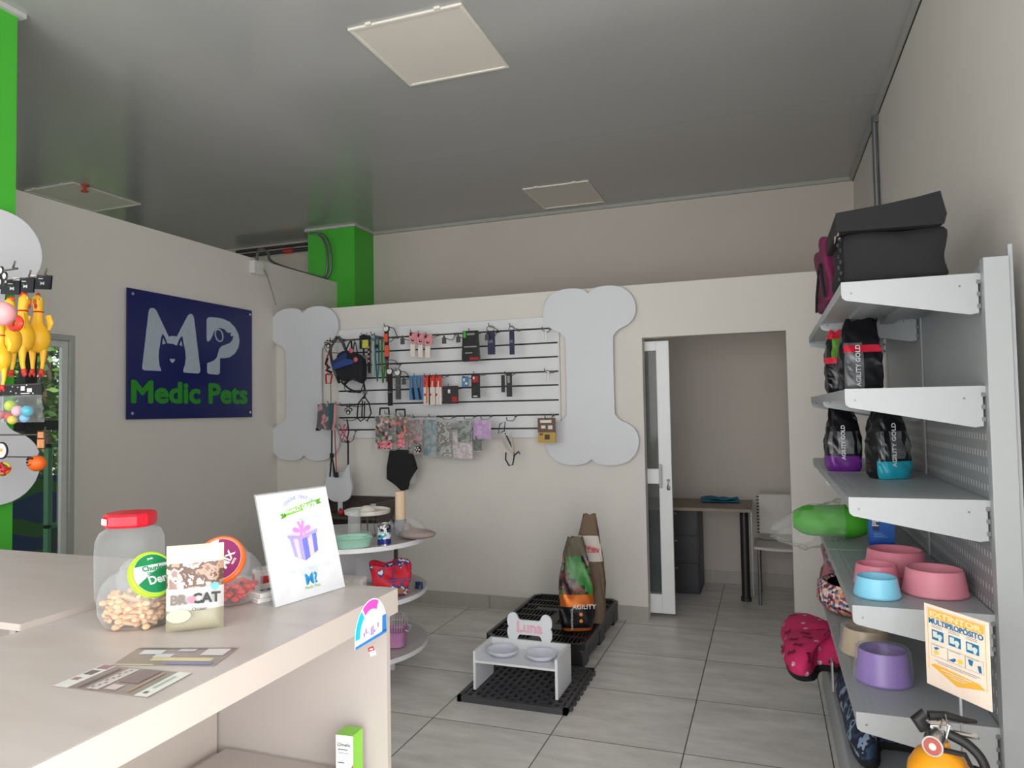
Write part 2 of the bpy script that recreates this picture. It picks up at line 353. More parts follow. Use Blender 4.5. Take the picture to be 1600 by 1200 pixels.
# ceiling light panels
def panel(x0, y0, x1, y1, label):
    t = thing('ceiling_light', label, 'ceiling light', ((x0 + x1) / 2, (y0 + y1) / 2, CZ), group='square ceiling panels'); o = t.location
    f = .018; z = CZ - .012; mb = MB(o)
    mb.box((x0, y0, z), (x1, y0 + f, CZ)); mb.box((x0, y1 - f, z), (x1, y1, CZ)); mb.box((x0, y0 + f, z), (x0 + f, y1 - f, CZ)); mb.box((x1 - f, y0 + f, z), (x1, y1 - f, CZ))
    obj('frame', mb, M('panel_frame', (225, 220, 210), .5), t, bevel=.002)
    mb = MB(o); mb.box((x0 + f, y0 + f, CZ - .006), (x1 - f, y1 - f, CZ)); obj('diffuser', mb, M('panel_diffuser', (222, 216, 206), .6, var=.01, scale=3), t)
    for x in (x0 + .12, x1 - .12): obj('clip', MB(o).box((x - .015, y0 - .012, z), (x + .015, y0, CZ)), MATS['panel_frame'], t)
panel(-1.87, 2.92, -1.265, 3.565, 'square cream ceiling light panel nearest the camera, above the shop floor')
panel(-1.89, 5.6, -1.32, 6.23, 'square ceiling light panel beyond the bone signs, near the far wall')
panel(-5.67, 4.05, -5.12, 4.7, 'square beige ceiling panel seen over the left partition')
mb = MB((-5.12, 4.15, CZ)); mb.cyl((-5.12, 4.15, CZ - .01), (-5.12, 4.15, CZ), .035); mb.cyl((-5.12, 4.15, CZ - .05), (-5.12, 4.15, CZ - .01), .014); mb.cyl((-5.12, 4.15, CZ - .055), (-5.12, 4.15, CZ - .045), .028)
obj('sprinkler', mb, M('orange_red', (196, 84, 48), .4), label='small orange sprinkler head under the ceiling over the left partition', cat='sprinkler')

# ================================================================ electrical
t = thing('junction_box', 'white junction box with bent grey conduit on top of the left partition', 'junction box', (LX, 4.8, 2.74)); o = t.location
a = PX(397, 425, -3.95); 
mb = MB(o); mb.box((LX, 4.75, 2.68), (LX + .05, 4.87, 2.79)); obj('box', mb, M('box_white', (215, 213, 208), .5), t, bevel=.004)
mb = MB(o); mb.sweep(spl([(LX + .025, 4.81, 2.79), (LX + .025, 4.82, 2.86), (LX + .02, 4.87, 2.905), (LX + .01, 4.97, 2.895), (LX - .02, 5.04, 2.845), (LX - .05, 5.3, 2.833), (LX - .05, 5.9, 2.833)], 5), .012, 8)
obj('conduit', mb, GREYM, t)
mb = MB(o); mb.sweep(spl([(LX + .05, 4.86, 2.73), (LX + .03, 4.92, 2.71), (LX + .006, 5.0, 2.62), (LX + .006, BY - .01, 2.46)], 5), .004, 6); obj('cable', mb, M('cable_grey', (150, 148, 145), .5), t)
for dx, lb in ((0, 'left of the two bent steel conduits on the far green column'), (.045, 'right of the two bent steel conduits on the far green column')):
    mb = MB((-4.1, 6.0, 2.85)); mb.sweep(spl([(-4.3 + dx, 5.99, 3.33 - dx * .2), (-4.2 + dx, 5.99, 3.31), (-4.11 + dx, 5.99, 3.2), (-4.09 + dx, 5.99, 3.0), (-4.11 + dx, 5.99, 2.9), (-4.17 + dx, 5.98, 2.845), (-4.25 + dx, 5.97, 2.838)], 6), .011, 8)
    obj('bent_conduit', mb, GREYM, label=lb, cat='conduit')
mb = MB((-4.9, 6.33, 3.29)); mb.cyl((-5.5, 6.32, 3.27), (-4.36, 6.32, 3.27), .022, n=10); mb.cyl((-5.5, 6.32, 3.325), (-4.36, 6.32, 3.325), .016, n=10)
mb.cyl((-4.86, 6.32, 3.27), (-4.74, 6.32, 3.27), .027, n=12, m=1)
obj('ceiling_pipe', mb, [M('pipe_dark', (60, 62, 60), .4, .4), M('red_tape', (190, 40, 28), .5)], label='dark pipe with a red band running under the ceiling left of the far green column', cat='pipe')
mb = MB((RX - .02, 5.0, 2.9)); mb.cyl((RX - .022, 5.0, 2.0), (RX - .022, 5.0, CZ - .03), .018, n=10); mb.box((RX - .03, 4.97, CZ - .075), (RX, 5.03, CZ - .03))
obj('wall_conduit', mb, GREYM, label='grey vertical conduit running up the right wall to the ceiling', cat='conduit')

# ================================================================ bone boards
def bone_board(name, loc, rot, label, th=.018, stand=.03):
    t = thing(name, label, 'wall board', loc, rot, group='large bone shaped wall boards')
    mb = MB(); mb.prism(bone(), -stand - th, -stand); obj('board', mb, BONEM, t, bevel=.003, smooth=50)
    for x, z in ((-.08, .5), (.08, .5), (-.08, -.5), (.08, -.5)): obj('spacer', MB().cyl((x, -stand, z), (x, 0, z), .02, n=12), GREYM, t)
bone_board('bone_board', (-1.21, BY, 1.75), (0, 0, 0), 'large grey bone shaped board right of the slat wall, beside the doorway')
bone_board('bone_board', (-3.69, BY, 1.765), (0, 0, 0), 'large grey bone shaped board on the back wall left of the slat wall')
bone_board('bone_board', (-3.204, 1.995, 1.78), (0, 0, R90), 'white bone shaped board cut by the left picture edge behind the hanging toys')

# ================================================================ slat wall
SZ = [2.118, 2.008, 1.903, 1.794, 1.692, 1.58, 1.471, 1.37]
sx0, sx1 = -3.365, -1.455
t = thing('slat_wall', 'white slat wall panel with dark grooves between the two bone boards', 'display panel', (-2.4, BY, 1.3)); o = t.location
mb = MB(o); zz = [2.205] + SZ + [1.30]
for i in range(len(zz) - 1):
    a = zz[i] - (.006 if i else 0); b = zz[i + 1] + (.006 if i < len(zz) - 2 else 0)
    mb.box((sx0, BY - .018, b), (sx1, BY - .004, a))
obj('slat', mb, M('slat_white', (222, 222, 224), .4, var=.01), t, bevel=.0015)
mb = MB(o); mb.box((sx0, BY - .008, 1.3), (sx1, BY, 2.205)); obj('groove_channel', mb, M('groove_dark', (34, 32, 32), .5), t)
mb = MB(o); mb.box((sx0 - .014, BY - .02, 1.3), (sx0, BY, 2.205)); mb.box((sx1, BY - .02, 1.3), (sx1 + .012, BY, 2.205)); obj('edge_trim', mb, M('trim_white', (215, 212, 205), .4), t)
t = thing('slat_wall', 'white slat wall panel on the near green column beside the bone board', 'display panel', (-3.204, 1.0, 1.3)); o = t.location
mb = MB(o)
for i in range(len(zz) - 1): mb.box((-3.202, .4, zz[i + 1] + .006), (-3.186, 1.80, zz[i] - .006))
obj('slat', mb, MATS['slat_white'], t)
mb = MB(o); mb.box((-3.204, .4, 1.3), (-3.196, 1.80, 2.2)); mb.box((-3.3, .4, 0), (-3.204, 1.72, 2.2)); obj('groove_channel', mb, MATS['groove_dark'], t)

# ================================================================ MEDIC PETS SIGN
t = thing('shop_sign', 'square blue sign with the white MP pet logo on the left wall', 'sign', (LX, 4.14, 1.49), (0, 0, R90)); cy, bz = 4.14, 1.493
NAVY = M('sign_navy', (3, 20, 92), .3, var=.01); SW = M('sign_white', (172, 184, 196), .4); SG = M('sign_green', (34, 138, 30), .45)
mb = MB(); mb.box((-.605, -.028, 0), (.605, -.02, .876)); obj('plate', mb, NAVY, t, bevel=.001)
for x in (-.565, .575):
    for z in (.04, .84): obj('standoff_screw', MB().cyl((x, -.034, z), (x, -.001, z), .011, n=12), CHROME, t)
def sp(cx, cy_):
    p = PX(180 + cx / 5, 430 + cy_ / 5, LX + .03); return (p.y - cy, p.z - bz)
Mo = [(285, 253), (272, 258), (263, 278), (212, 715), (216, 732), (230, 740), (358, 745), (360, 738), (346, 700), (340, 640), (342, 590), (352, 530), (358, 485), (366, 462), (376, 458), (390, 480), (410, 528), (440, 533), (462, 536), (482, 547), (500, 498), (518, 474), (528, 478), (536, 530), (548, 580), (553, 640), (548, 690), (534, 735), (532, 748), (538, 757), (648, 765), (662, 757), (666, 740), (617, 335), (608, 308), (594, 299), (578, 303), (565, 318), (482, 477), (468, 473), (450, 471), (432, 473), (420, 478), (330, 290), (316, 264), (300, 254)]
Po = [(724, 330), (740, 324), (790, 328), (840, 337), (895, 362), (935, 402), (962, 455), (972, 510), (962, 565), (935, 610), (895, 638), (860, 645), (820, 645), (819, 755), (814, 768), (800, 774), (735, 769), (722, 760), (719, 740), (720, 684), (745, 675), (775, 662), (795, 640), (805, 605), (815, 572), (830, 553), (860, 541), (895, 528), (915, 508), (924, 480), (922, 458), (915, 446), (880, 447), (855, 420), (820, 409), (790, 418), (772, 438), (762, 465), (748, 498), (728, 515), (720, 512), (716, 495), (716, 345)]
mb = MB()
for P in (Mo, Po, [(374, 488), (370, 537), (396, 531), (384, 505)], [(516, 508), (503, 541), (524, 552), (522, 525)], [(427, 652), (436, 649), (447, 653), (459, 650), (469, 656), (462, 670), (447, 684), (434, 668)]):
    mb.prism([sp(*q) for q in P], -.0300, -.028)
mb.prism([sp(912 + 9 * math.cos(a), 461 + 13 * math.sin(a)) for a in [i * math.pi / 6 for i in range(12)]], -.0300, -.028)
n = 24; ro = [sp(812 + 34 * math.cos(i * 2 * math.pi / n) + 8 * math.sin(i * 2 * math.pi / n), 467 + 52 * math.sin(i * 2 * math.pi / n)) for i in range(n)]; ri = [sp(812 + 24 * math.cos(i * 2 * math.pi / n) + 8 * math.sin(i * 2 * math.pi / n), 467 + 42 * math.sin(i * 2 * math.pi / n)) for i in range(n)]
mb.add([(x, -.030, z) for x, z in ro] + [(x, -.030, z) for x, z in ri], [(i, (i + 1) % n, (i + 1) % n + n, i + n) for i in range(n)])
obj('logo', mb, SW, t, smooth=0)
a, b = sp(122, 1000), sp(1035, 1000); c = sp(300, 820)
tx = text('Medic Pets', 'lettering', t, SG, .215, (0, 0, 0), ext=.001, off=0); embolden(tx, .0085)
bb = [v.co for v in tx.data.vertices]; x0 = min(v.x for v in bb); x1 = max(v.x for v in bb); y0 = min(v.y for v in bb); y1 = max(v.y for v in bb)
k = (b[0] - a[0]) / (x1 - x0); kz = (c[1] - a[1]) / (y1 - y0); tx.scale = (k, kz, 1); tx.location = (a[0] - x0 * k, -.0295, a[1] - y0 * kz)

# ================================================================ COUNTER
CT = 1.044
t = thing('counter', 'beige laminate shop counter with pale edge band and open front', 'counter', (-1.23, .6, 0)); o = t.location
mb = MB(o); mb.box((-1.53, -.8, CT - .018), (-.9245, 1.657, CT)); obj('countertop', mb, LAM, t)
mb = MB(o); mb.box((-.9245, -.8, CT - .062), (-.922, 1.655, CT - .0005)); mb.box((-.94, -.8, CT - .062), (-.9245, 1.648, CT - .018)); obj('edge_band', mb, LAMEDGE, t)
mb = MB(o); mb.box((-1.53, 1.628, 0), (-.943, 1.646, CT - .018)); mb.box((-.943, 1.628, 0), (-.941, 1.646, CT - .062), 1); obj('end_panel', mb, [LAMIN, LAMEDGE], t)
mb = MB(o); mb.box((-1.50, -.8, 0), (-1.482, 1.622, CT - .018)); obj('back_panel', mb, LAMEDGE, t)
mb = MB(o); mb.box((-1.44, -.8, .562), (-.99, 1.61, .58)); mb.box((-1.48, -.8, .48), (-1.44, 1.61, .562)); obj('shelf', mb, LAMIN, t)
mb = MB((-2.3, 1.4, 0)); mb.box((-3.19, 1.095, CT + .0), (-1.532, 1.70, CT + .015)); mb.box((-3.19, 1.0935, CT + .0), (-1.532, 1.095, CT + .015), 1); mb.box((-1.532, 1.095, CT + .0), (-1.5305, 1.70, CT + .015), 1)
t2 = thing('return_counter', 'raised beige counter leaf at the left, reaching towards the window', 'counter', (-2.3, 1.4, 0))
obj('countertop', mb, [LAM, LAMEDGE], t2)
mb = MB((-2.3, 1.4, 0)); mb.box((-3.15, 1.64, 0), (-1.6, 1.658, CT)); mb.box((-3.15, 1.12, 0), (-3.13, 1.64, CT)); mb.box((-1.6, 1.12, 0), (-1.582, 1.658, CT)); obj('side_panel', mb, LAMIN, t2)

# sticker hanging on edge band
t = thing('sticker', 'white rounded sticker with pink and blue arc at the end of the counter', 'sticker', (-.9205, 1.52, .956), (0, 0, R90))
def arc(r0, r1, a0, a1, cx=0, cz=0, n=10, ky=1):
    A = [math.radians(a0 + (a1 - a0) * i / n) for i in range(n + 1)]
    return [(cx + r1 * math.cos(a), cz + ky * r1 * math.sin(a)) for a in A] + [(cx + r0 * math.cos(a), cz + ky * r0 * math.sin(a)) for a in A[::-1]]
mb = MB(); mb.prism([(-.073, -.006)] + [(.073 * math.cos(a), .016 + .078 * math.sin(a)) for a in [math.pi * i / 20 for i in range(20, -1, -1)]] + [(.073, -.006)], -.0008, 0)
obj('card', mb, M('sticker_white', (220, 232, 250), .4), t, smooth=0)
CY = M('cyan_print', (40, 190, 216), .4); MAG = M('magenta_print', (222, 84, 190), .4); BLU = M('blue_print', (52, 130, 205), .4); PUR = M('purple_print', (150, 90, 170), .4)
mb = MB(); mb.prism(arc(.052, .072, 128, 180, 0, .014, ky=1.07), -.0012, -.0008, 0); mb.prism(arc(.052, .072, 62, 122, 0, .014, ky=1.07), -.0012, -.0008, 1)
mb.prism([(-.072, -.006), (.072, -.006), (.072, .002), (-.072, .0)], -.0012, -.0008, 2); mb.prism([(.05, .0), (.072, .0), (.07, .04), (.052, .04)], -.0012, -.0008, 2)
for i in range(9): x = -.035 + i * .008; mb.box((x, -.0012, .012 + .006 * math.sin(i)), (x + .004, -.0008, .022 + .008 * math.sin(i * 1.7)), 3)
obj('print', mb, [CY, MAG, BLU, PUR], t, smooth=0)
t = thing('label_tag', 'tiny red and white tag on the counter end panel under the sticker', 'label', (-.983, 1.6275, .884), (0, math.radians(-22), 0))
mb = MB(); mb.box((-.009, -.0008, -.011), (.009, 0, .011)); obj('card', mb, M('paper_white', (238, 238, 236), .6), t, smooth=0)
mb = MB(); mb.box((-.009, -.0012, .001), (.009, -.0008, .011)); mb.box((-.005, -.0015, .004), (.005, -.0012, .008), 1); obj('print', mb, [M('red_print', (206, 40, 52), .5), MATS['paper_white']], t, smooth=0)
PAPER = MATS['paper_white']
# green/white medicine box on inner shelf
t = thing('medicine_box', 'white and green medicine box on the shelf inside the counter', 'box', (-1.02, 1.575, .58), (0, 0, math.radians(4))); GB = M('lime_green', (130, 200, 60), .4)
mb = MB(); mb.box((-.024, -.026, 0), (.024, .026, .118)); mb.mi[-5] = 1; mb.mi[-3] = 1; obj('carton', mb, [M('carton_white', (240, 240, 238), .4), GB], t, bevel=.0008)
text('Omelic', 'lettering', t, M('dark_green_print', (40, 70, 50), .5), .013, (0, -.0268, .095)); 
mb = MB(); mb.box((-.018, -.0268, .082), (.01, -.0263, .084)); mb.box((-.018, -.0268, .074), (.014, -.0263, .075)); mb.box((-.018, -.0268, .05), (.0, -.0263, .052)); mb.prism([(.024, 0), (.024, .05), (.008, .02), (.004, 0)], -.0268, -.0263, 1)
obj('print', mb, [MATS['dark_green_print'], M('red_print2', (200, 60, 60), .5)], t, smooth=0)

# flyers
def flyer(corners, label, bands):
    c = [Vector((PZ(*q, CT).x, PZ(*q, CT).y, CT + .0005)) for q in corners]; o = sum(c, Vector()) / 4
    t = thing('flyer', label, 'flyer', o, group='flyers on the counter')
    L = lambda u, v, h: (c[0] * (1 - u) * (1 - v) + c[1] * (1 - u) * v + c[2] * u * v + c[3] * u * (1 - v)) + Vector((0, 0, h))
    mb = MB(o); mb.add([L(0, 0, 0), L(1, 0, 0), L(1, 1, 0), L(0, 1, 0), L(0, 0, .0007), L(1, 0, .0007), L(1, 1, .0007), L(0, 1, .0007)], [(0, 1, 2, 3), (7, 6, 5, 4), (0, 4, 5, 1), (1, 5, 6, 2), (2, 6, 7, 3), (3, 7, 4, 0)])
    obj('paper', mb, M('flyer_taupe', (150, 138, 134), .35), t, smooth=0)
    mb = MB(o); ms = []; hz = .0009
    for u0, v0, u1, v1, col in bands:
        m = M('print_%d_%d_%d' % col, col, .4)
        if m not in ms: ms.append(m)
        hz += .0001; mb.add([L(u0, v0, hz), L(u1, v0, hz), L(u1, v1, hz), L(u0, v1, hz)], [(3, 2, 1, 0)], ms.index(m))
    obj('print', mb, ms, t, smooth=0)
W_, T_, MV = (224, 224, 218), (120, 110, 104), (158, 128, 138)
f1 = [(0, 0, .16, 1, W_), (.02, .3, .1, .42, MV), (.02, .55, .12, .75, T_), (.02, .82, .14, 1, MV), (.86, 0, 1, 1, W_), (.34, .05, .46, .95, (206, 200, 196)), (.24, .05, .28, .9, T_), (.5, .1, .62, .3, (205, 195, 195)), (.5, .4, .7, .95, (138, 118, 124)), (.74, .1, .77, .9, (180, 150, 130)), (.9, .1, .94, .18, T_), (.9, .3, .93, .8, (170, 190, 170))]
f1 += [(.36 + .02 * (i % 3), .1 + .09 * i, .38 + .02 * (i % 3), .16 + .09 * i, MV) for i in range(9)]
flyer([(82, 1073), (160, 1040), (300, 1053), (230, 1091)], 'taupe and white flyer lying nearest the camera on the counter', f1)
f2 = [(.3, .25, .9, .42, (214, 200, 150)), (.0, .0, .4, .06, (200, 190, 150)), (.1, .6, .32, .85, (214, 212, 216)), (.28, .42, .46, .62, (206, 206, 214)), (.5, .05, .95, .22, (128, 130, 165)), (.72, .55, .95, .95, (212, 206, 204)), (.45, .75, .62, .9, (196, 190, 196)), (.02, .92, .98, .98, (130, 126, 130))]
flyer([(175, 1040), (217, 1013), (373, 1013), (334, 1042)], 'grey flyer with a yellow stripe lying between the other flyer and the treat pouch', f2)

# poster stand
Bl = Vector((-1.107, 1.404, CT)); yaw = math.atan2(.978, .208)
t = thing('poster_stand', 'white upright gift poster in a clear acrylic stand on the counter', 'poster', Bl, (0, 0, yaw)); al = math.radians(15)
T0 = Matrix.Rotation(-al, 4, 'X'); W, H = .225, .27
mb = MB(); mb.T = T0; mb.box((0, .001, .002), (W, .003, H)); obj('paper', mb, M('poster_white', (216, 216, 220), .4), t, smooth=0)
mb = MB(); mb.T = T0; mb.box((-.003, .003, 0), (W + .003, .005, H + .004)); mb.T = None
mb.box((0, 0.002, 0), (W, .085, .003)); mb.T = T0
obj('acrylic_stand', mb, FILM('acrylic', (240, 245, 245), .16, .05), t)
mb = MB(); mb.T = T0
def pr(pts, m, y=-.0004): mb.prism([(x * W, z * H) for x, z in pts], y, y + .0004, m)
pr([(.26, .8), (.34, .815), (.34, .77), (.26, .755), (.285, .778)], 1); pr([(.80, .885), (.88, .9), (.855, .872), (.88, .852), (.80, .84)], 1)
pr([(.30, .83), (.44, .845), (.58, .862), (.70, .878), (.80, .89), (.80, .835), (.70, .825), (.58, .808), (.44, .79), (.30, .772)], 0)
for k, (a0, a1, b0, b1) in enumerate(((.36, .44, 2, 2), (.44, .52, 3, 3), (.52, .62, 2, 2), (.62, .72, 3, 3), (.72, .78, 2, 2))): pass
pr([(.33, .585), (.5, .565), (.5, .34), (.36, .40)], 2); pr([(.5, .565), (.72, .60), (.70, .41), (.5, .34)], 3)
pr([(.38, .582), (.44, .574), (.445, .365), (.4, .384)], 4, -.0008); pr([(.58, .578), (.65, .59), (.64, .386), (.575, .366)], 4, -.0008)
pr([(.31, .60), (.5, .575), (.74, .615), (.74, .585), (.5, .54), (.31, .572)], 2, -.0010); pr([(.31, .60), (.52, .635), (.74, .615), (.5, .575)], 4, -.0008)
for s_ in (-1, 1): pr(spl2([(.52, .61), (.52 + s_ * .08, .66), (.52 + s_ * .13, .645), (.52 + s_ * .10, .615)], 4), 5, -.0012); pr(spl2([(.52, .61), (.52 + s_ * .05, .7), (.52 + s_ * .015, .70)], 4), 5, -.0012)
pr([(.5, .61), (.45, .55), (.48, .54), (.53, .60)], 5, -.0014); pr([(.53, .61), (.58, .54), (.61, .55), (.55, .61)], 5, -.0014)
for i in range(14):
    a = 2.4 * i; pr([(.5 + .36 * math.cos(a) + .01 * q[0], .48 + .2 * math.sin(a) + .008 * q[1]) for q in ((-1, 0), (0, -1), (1, 0), (0, 1))], 6)
obj('print', mb, [M('ribbon_green', (126, 196, 62), .4), M('ribbon_green_dark', (90, 160, 50), .4), M('gift_lilac', (170, 160, 228), .4), M('gift_blue', (112, 120, 205), .4), M('gift_pink_pale', (222, 196, 240), .4), M('gift_pink', (240, 140, 220), .4), M('confetti', (222, 226, 226), .4)], t, smooth=0)
def ptext(s, size, u, v, mat, off=0, rotz=0, y=-.0006):
    p = T0 @ Vector((u * W, y, v * H)); return text(s, 'lettering', t, mat, size, p, ((T0 @ Matrix.Rotation(R90, 4, 'X') @ Matrix.Rotation(rotz, 4, 'Z')).to_euler()), off=off, ext=.0001)
PG = M('poster_grey_print', (176, 190, 206), .5); PT = M('poster_pale_print', (205, 218, 222), .5)
ptext('REGALO GRATIS', .0155, .55, .832, PAPER, .0006, .07, -.0012)
s = 'Consent tenue un'.upper()
for i, ch in enumerate(s):
    a = math.radians(128 - 76 * i / (len(s) - 1)); ptext(ch, .0135, .55 + .33 * math.cos(a), .69 + .245 * math.sin(a), PG, .0002, a - R90) if ch != ' ' else None
ptext('PARA TU MASCOTA', .014, .52, .725, PT, .0002); ptext('CON TU PRIMERA CITA', .0135, .52, .265, PT, .0002); ptext('VACUNAS', .0135, .52, .225, PT, .0002)
ptext('M?', .036, .53, .165, M('logo_teal', (36, 140, 196), .5), .0012); ptext('Medic Pets', .0115, .53, .095, M('logo_green', (140, 190, 110), .5))

# --- treat pouch
def pillow(mb, w, h, t, base=.0, mf=None, nu=14, nv=18, pinch=.35, wr=.0, flare=0, seed=0, zig=0):
    rnd = random.Random(seed); ph = [rnd.uniform(0, 6) for _ in range(6)]
    def thick(u, v):
        e = (1 - abs(2 * u - 1) ** 3) * max(0, min(1, (v / .12 if base == 0 else 1))) ** .5
        top = max(0, 1 - v) ** pinch
        return t / 2 * max(0, e) ** .6 * top
    def side(sg):
        def fn(v, u):
            x = (u - .5) * w * (1 + flare * (v - .5)); k = thick(u, v)
            k += wr * math.sin(u * 9 + v * 13 + ph[0]) * (k / (t / 2 + 1e-6)) + wr * .6 * math.sin(u * 23 + v * 7 + ph[1]) * (k / (t / 2 + 1e-6))
            return (x, -sg * k, v * h)
        return fn
    mb.grid(lambda v, u: side(1)(v, 1 - u), nv, nu, mf=(lambda v, u: mf(1 - u, v, 0)) if mf else (lambda v, u: 0))
    mb.grid(side(-1), nv, nu, mf=(lambda v, u: mf(u, v, 1)) if mf else (lambda v, u: 0))
    return mb
t = thing('treat_pouch', 'beige stand-up pouch of cat treats in front of the jars', 'pouch', (-1.166, 1.212, CT), (math.radians(-6), 0, math.radians(40)))
TP = PATTERN('pouch_photo', [(128, 94, 78), (168, 136, 116), (94, 70, 60), (196, 180, 166), (146, 112, 106)], 34, 'noise', .35)
def pm(u, v, back):
    if v > .78: return 1
    if v > .48: return 0
    if v > .27: return 2
    return 3
mb = pillow(MB(), .114, .18, .05, mf=pm, nu=16, nv=24, wr=.0015, pinch=.45)
obj('pouch', mb, [TP, M('pouch_cream', (196, 186, 170), .45), M('pouch_white', (200, 199, 195), .45), M('pouch_khaki', (160, 154, 132), .45)], t, smooth=60)
def ft(s, size, x, z, mat, y=-.0285, off=0): return text(s, 'lettering', t, mat, size, (x, y, z), off=off)
ft('BR', .027, -.031, .068, M('print_taupe', (120, 108, 100), .5), off=.0012); ft('CAT', .028, .023, .068, DARK, off=.0012); ft('Chicken', .009, .01, .047, DARK)
mb = MB(); mb.prism(spl2([(0, -.008), (.008, .001), (.004, .008), (0, .005), (-.004, .008), (-.008, .001)], 3), 0, .0006); mb.v = [v + Vector((-.005, -.029, .067)) for v in mb.v]; obj('heart', mb, M('pink_print', (228, 120, 140), .5), t)
mb = MB(); mb.prism([(.040 + .008 * math.cos(i * math.pi / 8), .092 + .008 * math.sin(i * math.pi / 8)) for i in range(16)], -.0292, -.0285); obj('badge', mb, M('badge_blue', (92, 164, 200), .5), t)
mb = MB(); mb.prism([(-.03 + .024 * math.cos(i * math.pi / 8), .036 + .014 * math.sin(i * math.pi / 8)) for i in range(16)], -.0288, -.028); obj('window', mb, M('pouch_window', (180, 178, 160), .4), t)

# --- treat jars
JAR = FILM('jar_plastic', (215, 220, 222), .13, .06)
BISC = M('biscuit', (226, 186, 146), .7, var=.12, scale=60, bump=.3)
def super_ring(r, z, n=36, e=.55):
    out = []
    for j in range(n):
        a = 2 * math.pi * j / n; c, s_ = math.cos(a), math.sin(a)
        out.append((r * math.copysign(abs(c) ** e, c), r * math.copysign(abs(s_) ** e, s_), z))
    return out
def loft(mb, rings, m=None):
    n = len(rings[0]); vs = [p for r in rings for p in r]
    fs = [(i * n + j, i * n + (j + 1) % n, (i + 1) * n + (j + 1) % n, (i + 1) * n + j) for i in range(len(rings) - 1) for j in range(n)]
    return mb.add(vs, fs, m)
t = thing('treat_jar', 'tall clear plastic jar with a red screw lid at the back of the counter group', 'jar', (-1.475, 1.325, CT), (0, 0, math.radians(28))); t.scale = (.93, .93, .86)
prof = [(.03, .002, 1), (.06, .002, .9), (.07, .01, .75), (.076, .03, .66), (.077, .13, .62), (.075, .175, .64), (.068, .195, .75), (.055, .204, .95), (.052, .21, 1)]
prof = [(r * 1.0, z * 1.08, e) for r, z, e in prof]
mb = MB(); loft(mb, [super_ring(r, z, e=e) for r, z, e in prof]); obj('jar_body', mb, JAR, t, smooth=60)
mb = MB()
rings = [[(x * k, y * k, z) for x, y, z in super_ring(.058, z0, 12, .8)] for z0, k in ((.225, 1), (.232, 1.06), (.256, 1.05), (.262, .97))]; loft(mb, rings); mb.add(rings[-1], [list(range(12))])
obj('lid', mb, M('red_lid', (224, 22, 44), .3), t, smooth=25)
mb = MB(); mb.add([(x * 1.045, y * 1.045, z) for x, y, z in super_ring(.061, .234, 12, .8)[7:9]] + [(x * 1.045, y * 1.045, z) for x, y, z in super_ring(.061, .251, 12, .8)[7:9]], [(0, 1, 3, 2)]); obj('lid_label', mb, PAPER, t)
def sticks(mb, n, R, z0, z1, L=.05, seed=3):
    rnd = random.Random(seed)
    for i in range(n):
        a = rnd.uniform(0, 6.28); r = R * rnd.random() ** .5 * .9; z = rnd.uniform(z0, z1)
        c = Vector((r * math.cos(a), r * math.sin(a), z)); d = Vector((rnd.uniform(-1, 1), rnd.uniform(-1, 1), rnd.uniform(-.35, .35))).normalized()
        l = L * rnd.uniform(.5, 1); p, q = c - d * l / 2, c + d * l / 2
        for s_ in (p, q):
            m_ = max(abs(s_.x), abs(s_.y)); 
            if m_ > R: s_.x *= R / m_; s_.y *= R / m_
            s_.z = max(z0 - .004, s_.z)
        mb.sweep([p, q], .0052, 6)
        if i % 3 == 0:
            mb.ell(p, (.009, .009, .007), n=8, k=5); mb.ell(q, (.009, .009, .007), n=8, k=5)
    return mb
